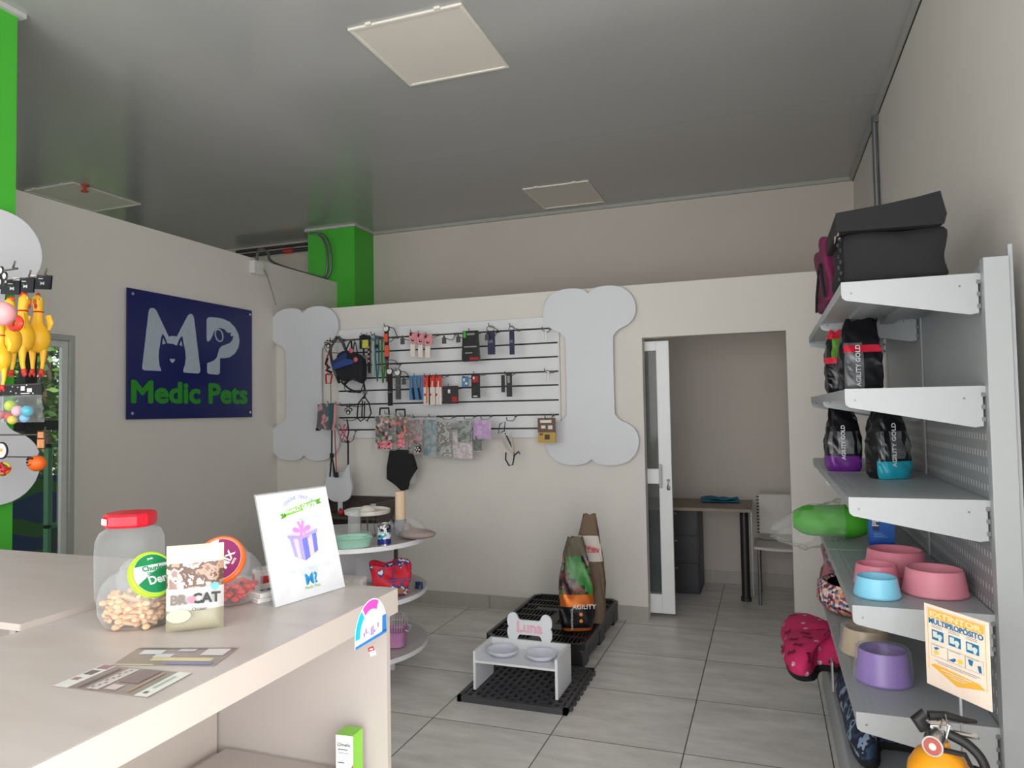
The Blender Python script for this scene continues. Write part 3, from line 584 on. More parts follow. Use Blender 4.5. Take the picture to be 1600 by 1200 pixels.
def tub(name, label, loc, rot, rim, face, s, acc, fill, seed, txts):
    s_lid = .84 if fill == BISC else .95
    t = thing(name, label, 'jar', loc, group='round lidded tubs leaning by the tall jar')
    # upright round body, slanted mouth along lid axis
    mb = MB(); mb.lathe([(.04, .002), (.068, .006), (.08, .03), (.082, .06), (.074, .09), (.055, .112), (.03, .122), (0, .124)], n=40); mb.T = None
    bodyz = mb; R_ = Matrix.Rotation(0, 3, 'X'); ax = Vector(rot).normalized(); y_ = (Vector((0, 0, 1)) - ax * ax.z).normalized(); x_ = y_.cross(ax)
    LM = Matrix(((x_.x, y_.x, ax.x), (x_.y, y_.y, ax.y), (x_.z, y_.z, ax.z))); lc = Vector((0, 0, .084)) + ax * .052
    m2 = MB(); m2.T = Matrix.Translation(lc) @ LM.to_4x4(); m2.lathe([(.058, -.03), (.05, -.01), (.047, .012)], n=40); m2.f = [f for f in m2.f if len(f) == 4]; m2.mi = m2.mi[:len(m2.f)]
    bodyz.add(m2.v, m2.f); obj('tub_body', bodyz, JAR, t, smooth=60)
    par = t; t = bpy.data.objects.new('lid', None); COL.objects.link(t); t.parent = par; t.matrix_local = Matrix.Translation(lc + ax * .008) @ LM.to_4x4() @ Matrix.Scale(s_lid, 4)
    mb = MB(); mb.lathe([(.055, -.006), (.0605, -.004), (.0605, .009), (.057, .012), (.053, .0105), (.0, .0105)], n=48); obj('lid_rim', mb, M(name + rim[0], rim[1], .3), t, smooth=40)
    mb = MB(); mb.zprism([(.052 * math.cos(a), .052 * math.sin(a)) for a in [i * math.pi / 24 for i in range(48)]], .0105, .0115, 0)
    for p, m in s: mb.zprism(p, .0115, .0119, m)
    obj('lid_label', mb, face, t, smooth=0)
    mb = MB(); rnd = random.Random(seed)
    if fill == BISC: sticks(mb, 150, .058, .012, .07, .07)
    else:
        for i in range(90):
            a = rnd.uniform(0, 6.28); r = .062 * rnd.random() ** .5; z = rnd.uniform(.014, .05); mb.ell((r * math.cos(a), r * math.sin(a), z), (.011, .008, .007), n=8, k=5)
    obj('treats', mb, fill, par, kind='stuff')
    for st, sz, x, y, mt, rz in txts: text(st, 'lettering', t, mt, sz, (x, y, .0122), (0, 0, rz), off=sz * .03, ext=.0002)
    return t
def rotto(n, up):       # local z -> n, local y -> up-ish
    n = Vector(n).normalized(); y = (Vector(up) - n * Vector(up).dot(n)).normalized(); x = y.cross(n)
    return Matrix(((x.x, y.x, n.x), (x.y, y.y, n.y), (x.z, y.z, n.z))).to_euler()
GD = M('lid_green', (22, 130, 78), .5); 
def disc_part(f): # part of lid circle satisfying f
    return [(x, y) for x, y in f]
top = [(.0515 * math.cos(a), .0515 * math.sin(a)) for a in [math.radians(28 + 124 * i / 16) for i in range(17)]]
low = [(.0515 * math.cos(a), .0515 * math.sin(a)) for a in [math.radians(205 + 175 * i / 20) for i in range(21)]] + [(.03, .014), (.0, .005), (-.03, -.012)]
pc = PY(237, 893, 1.16)
tub('treat_tub', 'clear tub with round green Chunky lid facing the camera', (-1.325, 1.212, CT), (.93, -.22, .52), ('_rim', (176, 226, 50)), [M('lid_white', (212, 218, 214), .5), GD],
    [(top, 1), (low, 1)], None, BISC, 5,
    [('Chunky', .019, .002, .014, GD, -.05), ('DELIDOG', .009, .002, .001, GD, -.05), ('Den', .03, .006, -.017, MATS['lid_white'], .05), ('petit', .008, .0, .041, MATS['lid_white'], 0)])
low2 = [(.0515 * math.cos(a), .0515 * math.sin(a)) for a in [math.radians(-75 + 175 * i / 20) for i in range(21)]] + [(-.01, .03), (-.005, .0), (.0, -.02)]
tub('treat_tub', 'clear tub with round purple and orange Mix lid behind the treat pouch', (-1.262, 1.42, CT), (.35, -.80, .45), ('_rim_b', (246, 100, 30)), [M('lid_cream', (240, 228, 222), .35), M('lid_purple', (128, 20, 84), .5)],
    [(low2, 1)], None, M('treat_red', (210, 50, 36), .35), 8, [('MIX', .026, .02, -.002, MATS['lid_cream'], 1.2), ('PETS', .008, .036, -.006, MATS['lid_cream'], 1.2)])
# cup & booklets
t = thing('paper_cup', 'small white cup with a red square standing behind the booklets', 'cup', (-1.262, 1.555, CT + .001)); mb = MB()
mb.lathe([(.024, 0), (.028, .0), (.031, .05), (.028, .052), (.025, .004), (0, .004)], n=28); obj('cup', mb, M('cup_white', (232, 226, 224), .35), t)
mb = MB(); mb.T = Matrix.Rotation(math.radians(40), 4, 'Z'); mb.box((-.011, -.0318, .014), (.011, -.0285, .038)); mb.T = Matrix.Rotation(math.radians(-30), 4, 'Z'); mb.box((-.006, -.0318, .01), (.006, -.0285, .042)); obj('print', mb, MATS['red_print'], t)
for i, (lb) in enumerate(('white booklet at the bottom of the small stack left of the poster', 'white booklet with black lettering on top of the small stack left of the poster')):
    t = thing('booklet', lb, 'booklet', (-1.19, 1.49, CT + .001 + i * .0125), (0, 0, math.radians(68 + i * 5)))
    mb = MB(); mb.box((-.06, -.045, 0), (.06, .045, .0115)); mb.box((-.0602, -.043, .002), (.058, .0452, .0095), 1); obj('cover', mb, [M('booklet_white', (228, 224, 220), .4), M('pages', (205, 200, 192), .7)], t, bevel=.001)
    if i: text('CINCO', 'lettering', t, DARK, .026, (0, -.02, .0118), (0, 0, 0), off=.0006)

# ================================================================ GONDOLA SHELF (right)
GX0, GX1, PXa, PXb = .228, .605, .603, .668; GY = [2.42, 3.34, 4.22]
LEV = [1.885, 1.552, 1.218, .888, .566, .275]
t = thing('gondola_shelf', 'white metal gondola shelving unit with perforated back along the right wall', 'shelving', (.5, 3.3, 0)); o = t.location
GON = t
def post(y, m):
    mb = MB(o); mb.box((PXa, y - .03, 0), (PXb, y + .012, 1.925)); 
    mb.box((PXb, y - .02, 0), (PXb + .012, y, 1.96)); return obj('post', mb, m, t, bevel=.002)
post(GY[0], METALW); post(GY[1], SHELFM); post(GY[2], SHELFM)
def perf():
    m = bpy.data.materials.new('perforated_panel'); m.use_nodes = True; nt = m.node_tree; b = nt.nodes['Principled BSDF']; N = nt.nodes.new; L = nt.links.new
    tc = N('ShaderNodeTexCoord'); sx = N('ShaderNodeSeparateXYZ'); L(tc.outputs['Object'], sx.inputs[0]); r = []
    for i, k, th in ((1, 1 / .03, .13), (2, 1 / .05, .19)):
        mu = N('ShaderNodeMath'); mu.operation = 'MULTIPLY'; mu.inputs[1].default_value = k; L(sx.outputs[i], mu.inputs[0])
        p = N('ShaderNodeMath'); p.operation = 'PINGPONG'; p.inputs[1].default_value = .5; L(mu.outputs[0], p.inputs[0])
        c = N('ShaderNodeMath'); c.operation = 'LESS_THAN'; c.inputs[1].default_value = th; L(p.outputs[0], c.inputs[0]); r.append(c)
    mm = N('ShaderNodeMath'); mm.operation = 'MULTIPLY'; L(r[0].outputs[0], mm.inputs[0]); L(r[1].outputs[0], mm.inputs[1])
    mx = N('ShaderNodeMix'); mx.data_type = 'RGBA'; L(mm.outputs[0], mx.inputs[0]); mx.inputs[6].default_value = lin((150, 153, 156)) + (1,); mx.inputs[7].default_value = lin((232, 230, 226)) + (1,)
    L(mx.outputs[2], b.inputs['Base Color']); b.inputs['Roughness'].default_value = .45; return m
PERF = perf()
for i in range(2):
    y0, y1 = GY[i] + .012, GY[i + 1] - .03
    mb = MB(o); mb.box((GX1 + .003, y0, .08), (GX1 + .015, y1, 1.545)); obj('back_panel', mb, PERF, t, label='perforated lower back panel')
    mb = MB(o); mb.box((GX1 + .003, y0, 1.548), (GX1 + .015, y1, 1.91)); obj('back_panel', mb, SHELFM, t)
def bracket(y, z, name='bracket'):
    mb = MB(o)
    mb.prism([(GX0, z), (PXa - .008, z + .0), (PXa - .008, z - .118), (PXa - .03, z - .122), (GX0 + .012, z - .058), (GX0 + .002, z - .05), (GX0, z - .04)], y - .0, y + .003)
    ob = obj(name, mb, METALW, t, smooth=0)
    mb = MB(o)
    for x, zz_ in ((GX0 + .028, z - .036), (PXa - .055, z - .036)): obj('rivet', MB(o).cyl((x, y - .0006, zz_), (x, y, zz_), .0035, n=8), GREYM, ob, smooth=0)
    for k in (0, 1, 2): obj('hook_tooth', MB(o).box((PXa - .012, y - .0004, z - .02 - k * .036), (PXa - .002, y + .003, z - .032 - k * .036)), GREYM, ob, smooth=0)
for i in range(2):
    y0, y1 = GY[i] + .003, GY[i + 1] - .004
    for z in LEV:
        mb = MB(o); mb.box((GX0 + .004, y0, z - .028), (GX1, y1, z - .001))
        mb.box((GX0 + .0, y0, z - .034), (GX0 + .004, y1, z - .002)); mb.box((GX0 + .03, y0, z - .0012), (GX0 + .034, y1, z + .0004)); mb.box((GX0 + .05, y0, z - .0012), (GX0 + .054, y1, z + .0004))
        for k in range(2):
            x = GX0 + .09 + k * .14; mb.box((x, y0, z - .045), (x + .05, y1, z - .028))
        obj('shelf_board', mb, SHELFM, t, smooth=0)
        for yy in (y0 - .003, y1): bracket(yy, z) if z > .3 else None
mb = MB(o); mb.box((GX0 + .01, GY[0], 0), (GX0 + .02, GY[2], LEV[-1] - .03)); obj('kick_plate', mb, METALW, t)
mb = MB(o); mb.box((GX0 - .006, 3.27, .31), (GX0, 3.33, .43)); obj('label_plate', mb, METALW, t)
# ----- soft bags
def foodbag(name, label, loc, rotz, w, d, h, mats, mf, seed=0, wob=.005, top=.75, group=None, lean=(0, 0)):
    t = thing(name, label, 'bag', loc, (lean[0], lean[1], rotz), group=group); rnd = random.Random(seed); ph = [rnd.uniform(0, 6.28) for _ in range(8)]
    NU, NV = 32, 30
    def sec(v):
        if v < .06: return .88 + 2 * v, .86 + 2 * v
        k = max(0, (v - .45) / .55)
        return 1 - (1 - top) * k ** 1.3, max(.05, 1 - k ** 1.15 * .97)
    def fn(v, u):
        a = 2 * math.pi * u; c, s_ = math.cos(a), math.sin(a); e = .5
        ww, dd = sec(v)
        x = w / 2 * ww * math.copysign(abs(c) ** e, c); y = d / 2 * dd * math.copysign(abs(s_) ** e, s_)
        wr = wob * math.sin(5 * a + 14 * v + ph[0]) * math.sin(9 * v + ph[1]) + wob * .6 * math.sin(11 * a + ph[2] + 21 * v)
        wr *= min(1, v * 6)
        tw = .035 * max(0, v - .8) * 5 * math.sin(ph[3])
        return (x * (1 + wr / w * 2) + tw * .3, y + wr * (1 if s_ > 0 else -1) + math.sin(ph[4] + 4 * v) * .01 * v, v * h + (.006 * math.sin(6 * a + ph[5]) if v > .97 else 0))
    mb = MB(); mb.grid(lambda v, u: fn(v, 1 - u), NV, NU, mf=lambda v, u: mf(1 - u, v))
    mb.add([fn(0, (NU - i) / NU) for i in range(NU)], [list(range(NU))[::-1]])
    obj('bag', mb, mats, t, smooth=70); return t
BK = M('bag_black', (20, 20, 24), .25, bump=.2, scale=50); BK2 = M('bag_black_matte', (26, 26, 28), .5); SIL = M('bag_silver', (104, 106, 110), .35, .2, var=.25, scale=40)
REDB = M('bag_red', (212, 36, 62), .35); PURB = M('bag_purple', (104, 34, 132), .35, bump=.3); TEALB = M('bag_teal', (32, 162, 184), .35, bump=.3); COP = M('bag_copper', (222, 120, 50), .3, .5, bump=.3)
def front(u, a=.54, b=.96): return a < u < b      # local -y half is u in .5..1
def mf_kibble(colidx, band0, band1):
    def f(u, v):
        if .56 < u < .94:
            if band0 < v < band1: return colidx
            if v < .66 and .58 < u < .76: return 3
        return 0
    return f
def vtext(t, s, size, x, y, z, mat=None, off=0): return text(s, 'lettering', t, mat or M('print_white', (225, 225, 225), .5), size, (x, y, z), (R90, -R90, 0), off=off)
t = foodbag('dog_food_bag', 'black and red dog food bag on the second shelf, nearer of the two there', (.345, 3.06, LEV[1] + .001), .15, .15, .11, .285, [BK, REDB, BK, SIL], mf_kibble(1, .52, .62), 1); vtext(t, 'AGILITY GOLD', .024, -.022, -.066, .1, off=.0005)
t = foodbag('dog_food_bag', 'dog food bag with red and green print at the far end of the second shelf', (.315, 3.32, LEV[1] + .001), .1, .15, .10, .27, [BK, REDB, M('bag_green', (96, 150, 48), .4), M('bag_white', (205, 205, 205), .4)], lambda u, v: (1 if .48 < v < .56 or (v > .85) else 2 if (.56 < v < .9 and u > .66) else 3 if (v < .4 and .85 < u < .95) else 0) if u > .5 else (1 if v > .8 else 0), 2)
t = foodbag('dog_food_bag', 'black dog food bag with a purple base on the third shelf', (.305, 3.40, LEV[2] + .001), .1, .14, .13, .285, [BK, PURB, BK, SIL], lambda u, v: 1 if v < .22 else (3 if .58 < u < .92 and .25 < v < .6 and (u * 9) % 1 > .45 else 0), 3, top=.6); vtext(t, 'AGILITY GOLD', .022, -.01, -.07, .125, off=.0005)
t = foodbag('dog_food_bag', 'black dog food bag with a teal base on the third shelf', (.435, 3.08, LEV[2] + .001), .55, .14, .115, .285, [BK, TEALB, BK, SIL], lambda u, v: 1 if (v < .24 and .54 < u < .97) else (3 if .58 < u < .9 and .27 < v < .62 and (u * 9) % 1 > .4 else 0), 4, top=.55); vtext(t, 'AGILITY GOLD', .025, -.022, -.062, .13, off=.0005)
t = foodbag('dog_food_bag', 'plain black dog food bag behind the purple based one on the third shelf', (.45, 3.28, LEV[2] + .001), .0, .13, .10, .28, [BK2, BK2], lambda u, v: 0, 6, top=.7)
# ----- black and maroon fabric pieces on the top shelf
t = thing('folded_pet_bed', 'large black fabric pet bed folded on top of the shelving', 'pet bed', (.37, 2.75, LEV[0] + .001)); o = t.location
mb = MB(o); BF = M('black_fabric', (24, 24, 26), .85, bump=.3, scale=120)
def soft_block(mb, x0, y0, z0, x1, y1, z1, r=.02, wob=.006, seed=0, n=10, m=None):
    ph = random.Random(seed).uniform(0, 6)
    def f(ax, sg):
        def g(u, v):
            p = [2 * u - 1, 2 * v - 1]; q = [0, 0, 0]; k = 0
            for i in range(3):
                if i == ax: q[i] = sg
                else: q[i] = p[k]; k += 1
            e = [math.copysign(1 - (1 - abs(c)) ** 1.0, c) for c in q]
            ln = (abs(q[0]) ** 12 + abs(q[1]) ** 12 + abs(q[2]) ** 12) ** (1 / 12)
            q = [c / ln for c in q]
            ww = wob * (math.sin(q[0] * 4 + q[2] * 3 + ph) + math.sin(q[1] * 5 - q[2] * 4 + ph * 2)); 
            return ((x0 + x1) / 2 + q[0] * ((x1 - x0) / 2 + ww), (y0 + y1) / 2 + q[1] * ((y1 - y0) / 2 + ww), (z0 + z1) / 2 + q[2] * ((z1 - z0) / 2) + (ww if q[2] > 0 else 0) * 1)
        return g
    for ax in range(3):
        for sg in (-1, 1):
            fl = (sg > 0) == (ax == 1)
            g = f(ax, sg); mb.grid((lambda a, b: g(b, a)) if fl else g, n, n, m)
    return mb
soft_block(mb, .235, 2.46, LEV[0] + .002, .535, 2.80, LEV[0] + .165, seed=1, wob=.003); mb.T = Matrix.Translation((0, 0, 0)); obj('cushion', mb, BF, t, smooth=50)
mb = MB(o)
a0, a1 = PY(1302, 332, 2.45), PY(1472, 308, 2.45)
V = lambda x, y, z: (x, y, z)
lidp = [(.221, LEV[0] + .165), (.221, LEV[0] + .225), (.36, LEV[0] + .238), (.45, LEV[0] + .250), (.513, LEV[0] + .262), (.528, LEV[0] + .19), (.52, LEV[0] + .16)]
mb.prism(lidp, 2.44, 2.82); obj('top_flap', mb, BF, t, bevel=.006)
mb = MB(o)
for i in range(9): mb.ell((.226 + .006 * (i % 2), 2.452, LEV[0] + .16 - i * .018), (.006, .006, .009), n=6, k=4)
for i in range(3): mb.sweep([(.224, 2.45, LEV[0] + .19 - i * .01), (.216, 2.447, LEV[0] + .15 - i * .01)], .0018, 5)
obj('cord_trim', mb, PATTERN('cord_mix', [(40, 40, 50), (120, 110, 100), (20, 20, 24)], 60), t)
t = thing('maroon_cushion', 'maroon quilted cushion standing behind the black pet bed on the top shelf', 'cushion', (.24, 3.05, LEV[0] + .001)); o = t.location
mb = MB(o); soft_block(mb, .215, 2.84, LEV[0] + .002, .27, 3.30, LEV[0] + .26, seed=5, wob=.006); obj('cushion', mb, M('maroon_fabric', (110, 26, 70), .8, bump=.3, scale=80), t, smooth=50)
mb = MB(o); mb.sweep([(.212, 2.84, LEV[0] + .02), (.208, 2.95, LEV[0] + .16), (.21, 3.06, LEV[0] + .15), (.208, 3.2, LEV[0] + .07), (.212, 3.3, LEV[0] + .02)], .006, 6); obj('strap', mb, BF, t)
mb = MB(o); mb.sweep([(.2266, 2.62, LEV[0] - .03), (.2266, 2.66, LEV[0] + .04), (.2266, 2.72, LEV[0] + .035), (.2266, 2.67, LEV[0] - .035), (.2266, 2.62, LEV[0] - .03)], .002, 5)
mb.o = GON.location; obj('label_clip', mb, METALW, GON)
# ----- bowls
def bowl(label, x, y, z, r, h, col, hole=.8, film=False, group='plastic pet bowls on the shelves', tint=None):
    t = thing('pet_bowl', label, 'bowl', (x, y, z + .001), group=group)
    m = M('bowl_%d_%d_%d' % col, col, .32, var=.02)
    mb = MB(); mb.lathe([(r * .97, 0), (r, .004), (r, .008), (r * .97, .012), (r * .86, h * .93), (r * .83, h), (r * .79, h), (r * .75, h * .94), (r * .70, h * .35), (r * .6, h * .25), (0, h * .24)], n=48); obj('bowl', mb, m, t, smooth=50)
    if film:
        def fn(u, v):
            a = 2 * math.pi * v; rr_ = r * (1.06 + .03 * math.sin(7 * a + u * 9) + .02 * math.sin(13 * a)); zz_ = u * 2
            if zz_ <= 1: return ((rr_ * (1 - .12 * zz_)) * math.cos(a), rr_ * (1 - .12 * zz_) * math.sin(a), .002 + zz_ * (h + .004))
            k = 2 - zz_; return (rr_ * .88 * k * math.cos(a), rr_ * .88 * k * math.sin(a), h + .006 + .004 * math.sin(5 * a) * k)
        mb = MB(); mb.grid(fn, 14, 40); obj('plastic_wrap', mb, FILM('wrap', (225, 225, 230), .06, .12, .5), t, smooth=60)
    return t
bowl('large pink pet bowl at the back of the fourth shelf, behind the small pink one', .425, 2.93, LEV[3], .107, .085, (228, 134, 154))
bowl('small pink pet bowl partly hidden behind the light blue bowl', .335, 2.72, LEV[3], .074, .07, (222, 130, 150))
bowl('light blue pet bowl in front on the fourth shelf', .315, 2.56, LEV[3], .07, .062, (132, 206, 234))
bowl('large pink pet bowl on the fourth shelf nearest the white upright', .495, 2.645, LEV[3], .097, .08, (226, 142, 158))
bowl('purple pet bowl wrapped in clear plastic on the fifth shelf', .345, 2.72, LEV[4], .088, .105, (146, 118, 190), film=True)
bowl('beige pet bowl wrapped in clear plastic behind the purple bowl', .325, 3.0, LEV[4], .088, .095, (196, 176, 148), film=True)
# blue carton
t = thing('blue_carton', 'tall blue carton standing behind the pink bowls', 'box', (.425, 3.27, LEV[3] + .001))
mb = MB(); mb.box((-.046, -.03, 0), (.046, .03, .235)); obj('carton', mb, M('carton_blue', (24, 96, 186), .35, var=.15, scale=8), t, bevel=.001)
mb = MB(); mb.box((-.0465, -.031, 0), (.0465, -.03, .055)); obj('lower_print', mb, M('carton_navy', (22, 62, 150), .35), t)
vtext(t, 'PETS', .032, -.022, -.0312, .15, off=.001); mb = MB(); mb.box((-.034, -.0312, .1), (-.01, -.0308, .2)); obj('label_band', mb, M('carton_dark', (20, 40, 80), .4), t)
mb = MB(); 
for i in range(3): mb.box((-.03, -.0315, .088 - i * .007), (.0 + .01 * i, -.031, .090 - i * .007))
obj('small_print', mb, MATS['carton_navy'] if 0 else M('print_pale', (150, 180, 215), .5), t)
# green roll in clear bag
t = thing('green_cushion_roll', 'bright green rolled cushion in a clear plastic bag sticking out from the fourth shelf', 'cushion', (.25, 3.62, LEV[3] + .001)); 
mb = MB(); mb.grid(lambda u, v: (-.15 + .34 * u, (.105 * (1 - abs(2 * u - 1) ** 4 * .55)) * math.cos(2 * math.pi * v), .078 + (.074 * (1 - abs(2 * u - 1) ** 4 * .55)) * math.sin(2 * math.pi * v) + .003 * math.sin(9 * u + 6 * v)), 16, 24)
mb.add([(-.15, .105 * .45 * math.cos(2 * math.pi * j / 24), .078 + .074 * .45 * math.sin(2 * math.pi * j / 24)) for j in range(24)], [list(range(24))])
obj('roll', mb, M('bright_green_fabric', (70, 170, 40), .75, bump=.3, scale=50), t, smooth=60)
def bagfn(u, v):
    a = 2 * math.pi * v; x = -.235 + .3 * u; k = (.25 + .95 * min(1, u * 2.2) ** .7); cr = 1 + .07 * math.sin(9 * a + 14 * u) + .05 * math.sin(5 * a - 20 * u)
    return (x + .02 * math.sin(3 * a) * (1 - u), .112 * k * cr * math.cos(a) * 1.02, .06 + .02 * u - .05 * (1 - u) + .08 * k * cr * math.sin(a))
mb = MB(); mb.grid(bagfn, 14, 30); obj('plastic_bag', mb, FILM('bag_film', (228, 228, 226), .12, .15, .8, 25), t, smooth=40)
# bone cushions
def bone_cushion(name, label, loc, rotz, W, L, T, mt, mbt, tilt=0):
    t = thing(name, label, 'cushion', loc, (0, tilt, rotz)); bo = bone(W, L)
    K = [(1.0, .25), (1.03, .42), (.99, .62), (.9, .82), (.75, .93), (.5, .99), (.2, 1.0)]
    mb = MB(); n = len(bo)
    rings = []
    for i, (k, z) in enumerate(K): rings.append([(y * k, x * k, z * T - (.10 * T if k < .8 else 0) * math.exp(-(x / (W * .12)) ** 2)) for x, y in bo])
    loft(mb, [r[::-1] for r in rings]); mb.add(rings[-1][::-1], [list(range(n))]); obj('cover_top', mb, mt, t, smooth=60)
    mb = MB(); rings = [[(y * k, x * k, z * T) for x, y in bo][::-1] for k, z in ((.86, 0), (.97, .07), (1.0, .25))]
    loft(mb, rings); mb.add(rings[0][::-1], [list(range(n))]); obj('cover_base', mb, mbt, t, smooth=60); return t
PINK = M('pink_fabric', (214, 44, 106), .8, var=.06, bump=.2, scale=60)
t = bone_cushion('bone_cushion', 'pink bone shaped dog cushion with paw prints sticking out of the bottom shelf', (.30, 3.76, LEV[5] + .003), 0, .72, .52, .155, PINK, BF)
PW = M('paw_white', (232, 196, 210), .7); PD = M('bone_dark_print', (112, 18, 52), .7)
def paw(mb, x, y, z, s, dx=(1, 0, 0), dy=(0, 0, 1), dn=(0, 0, 1), m=0):
    X, Y_, N_ = Vector(dx), Vector(dy), Vector(dn); c = Vector((x, y, z))
    def blob(a, b, r1, r2): mb.add([c + X * (a + r1 * math.cos(q)) * s + Y_ * (b + r2 * math.sin(q)) * s + N_ * .0008 for q in [i * math.pi / 5 for i in range(10)]], [list(range(10))], m)
    blob(0, -.2, .55, .45); [blob(a, b, .17, .22) for a, b in ((-.62, .25), (-.24, .55), (.24, .55), (.62, .25))]
mb = MB(); rnd = random.Random(4)
dg = bpy.context.evaluated_depsgraph_get(); dg.update()
cush = [c for c in t.children if c.name.startswith('cover_top')][0]; me = cush.data
polys = [p for p in me.polygons if p.center.x < .02 and len(p.vertices) == 4 and p.area > .00001 and abs(p.normal.z) > .0]
used = []
rnd.shuffle(polys)
for p in polys:
    c = Vector(p.center)
    if any((c - q).length < .052 for q in used): continue
    used.append(c); n_ = Vector(p.normal).normalized(); n_ = -n_ if n_.dot(c - Vector((-.1 if c.x < 0 else .1, .18 if c.y > 0 else -.18, .03))) < 0 else n_; X = Vector((0, -1, 0)); X = (X - n_ * X.dot(n_)).normalized(); Y_ = n_.cross(X)
    if len(used) % 2: paw(mb, *(c + n_ * .006), .015, X, Y_, n_, 0)
    else:
        bb_ = [(x * .042, y * .042) for x, y in bone(.6, 1.1)][::3]; mb.add([c + n_ * .006 + X * (x * .8 + y * .6) + Y_ * (y * .8 - x * .6) for x, y in bb_], [list(range(len(bb_)))], 1)
    if len(used) > 40: break
obj('print', mb, [PW, PD], t, smooth=0)
CAMO = PATTERN('navy_camo', [(18, 24, 40), (40, 62, 92), (22, 30, 50), (130, 150, 175), (30, 42, 66)], 13, 'noise', .8)
bone_cushion('bone_cushion', 'navy camouflage bone shaped cushion on the bottom shelf behind the fire extinguisher', (.418, 3.02, LEV[5] + .002), 0, .74, .365, .15, CAMO, BF)
# leopard donut bed
t = thing('donut_pet_bed', 'small round pet bed with a colourful spotted rim under the fourth shelf', 'pet bed', (.36, 3.62, LEV[4] + .001))
mb = MB(); mb.lathe([(.1, 0), (.145, .01), (.17, .05), (.165, .1), (.14, .13), (.12, .12)], n=40, sy=1.25); obj('rim', mb, PATTERN('leopard', [(226, 196, 180), (60, 44, 60), (232, 150, 90), (236, 220, 214), (150, 60, 90), (90, 110, 160)], 75), t, smooth=60)
mb = MB(); mb.lathe([(.12, .12), (.1, .09), (.095, .04), (0, .035)], n=40, sy=1.25); obj('inner_lining', mb, M('magenta_lining', (150, 30, 80), .8, var=.2), t, smooth=60)
t = thing('folded_blanket', 'folded grey and pink printed blanket behind the spotted round bed', 'blanket', (.33, 4.0, LEV[4] + .001))
mb = MB(); soft_block(mb, -.08, -.1, 0, .12, .1, .2, seed=3, wob=.01); obj('blanket', mb, PATTERN('blanket_print', [(160, 150, 146), (190, 120, 130), (110, 100, 104), (200, 190, 186)], 16, 'noise'), t, smooth=50)

# ================================================================ FIRE EXTINGUISHER + SIGN
YEL = M('extinguisher_yellow', (238, 158, 24), .3); RUB = M('rubber_black', (20, 20, 20), .5)
t = thing('fire_extinguisher', 'yellow fire extinguisher with black hose at the foot of the shelving', 'fire extinguisher', (.372, 2.02, 0), (0, 0, math.radians(10))); t.scale = (1, 1, 1.145)
mb = MB(); mb.lathe([(.06, 0), (.07, .008), (.074, .03), (.074, .5), (.068, .535), (.05, .562), (.026, .574), (.022, .59)], n=40); obj('cylinder', mb, YEL, t, smooth=50)
mb = MB(); mb.cyl((0, 0, .585), (0, 0, .615), .018); mb.box((-.022, -.013, .6), (.03, .013, .625)); obj('valve', mb, CHROME, t, bevel=.002)
mb = MB(); mb.sweep([(-.03, 0, .612), (-.045, 0, .632), (-.028, 0, .645)], [.014, .017, .012], 10, flat=.8); mb.sweep([(-.02, 0, .64), (.02, 0, .642), (.06, 0, .634), (.088, 0, .632)], [.011, .009, .007, .004], 8); obj('lever', mb, RUB, t)
mb = MB(); mb.sweep([(.0, -.004, .612), (.05, -.004, .606), (.085, -.004, .602)], .006, 8); obj('carry_handle', mb, CHROME, t)
mb = MB(); mb.cyl((-.012, -.012, .598), (-.03, -.045, .592), .023, n=24); g = obj('pressure_gauge', mb, CHROME, t)
q = Vector((-.018, -.033, -.006)).normalized(); mb = MB(); c0 = Vector((-.03, -.045, .592)); mb.cyl(c0, c0 + q * .001, .019, n=24); obj('gauge_dial', mb, M('dial_red', (170, 84, 76), .3), g)
mb = MB(); mb.cyl(c0 + q * .001, c0 + q * .0015, .008, n=16); obj('dial_center', mb, M('dial_white', (215, 205, 200), .4), g)
mb = MB(); mb.sweep(spl([(.02, -.01, .607), (.06, -.03, .59), (.085, -.045, .55), (.088, -.04, .45), (.085, -.02, .3), (.08, .0, .2)], 6), .011, 10); obj('hose', mb, RUB, t)
mb = MB(); mb.sweep([(-.012, -.05, .548), (.03, -.056, .54), (.055, -.05, .552), (.045, -.035, .575), (.0, -.03, .58)], .006, 6); obj('strap', mb, RUB, t)
mb = MB(); mb.sweep([(.012, -.016, .6), (.02, -.02, .63), (.005, -.018, .64), (.0, -.016, .62)], .002, 5); mb.sweep([(.0, .0, .63), (.012, -.016, .65), (.02, -.016, .61)], .0018, 5); obj('safety_pin', mb, CHROME, t)
yaw = math.atan2(-.83, .56)
t = thing('extinguisher_sign', 'orange and white EXTINTOR MULTIPROPOSITO sign on a thin white stick', 'sign', (.442, 2.13, .60), (0, 0, yaw))
SGT = M('sign_cream', (246, 228, 212), .5); OR = M('sign_orange', (246, 184, 70), .45); BL = M('sign_blue', (36, 116, 160), .45); LB = M('sign_light', (215, 225, 215), .5); YE = M('sign_yellow', (240, 210, 80), .5)
w2, z0, z1 = .098, .146, .362; t_h = z1 - z0
mb = MB(); mb.box((-w2, -.002, z0), (w2, 0, z1)); obj('board', mb, SGT, t, bevel=.0005)
mb = MB(); mb.cyl((0.002, .004, -.60), (0.002, .004, z0 + .1), .0035, n=10); obj('stick', mb, METALW, t)
def S2(u, v): return ((u - .5) * 2 * w2, z1 - v * t_h)
mb = MB()
def q4(u0, v0, u1, v1, m, y=-.0026): a, b = S2(u0, v0), S2(u1, v1); mb.box((a[0], y, b[1]), (b[0], y + .0005, a[1]), m)
q4(.07, .055, .93, .155, 0); 
for a in ((.05, .04, .058, .80), (.942, .04, .95, .80), (.05, .04, .95, .046)): q4(*a, 0)
for u in (.12, .39, .66): q4(u, .30, u + .19, .42, 1)
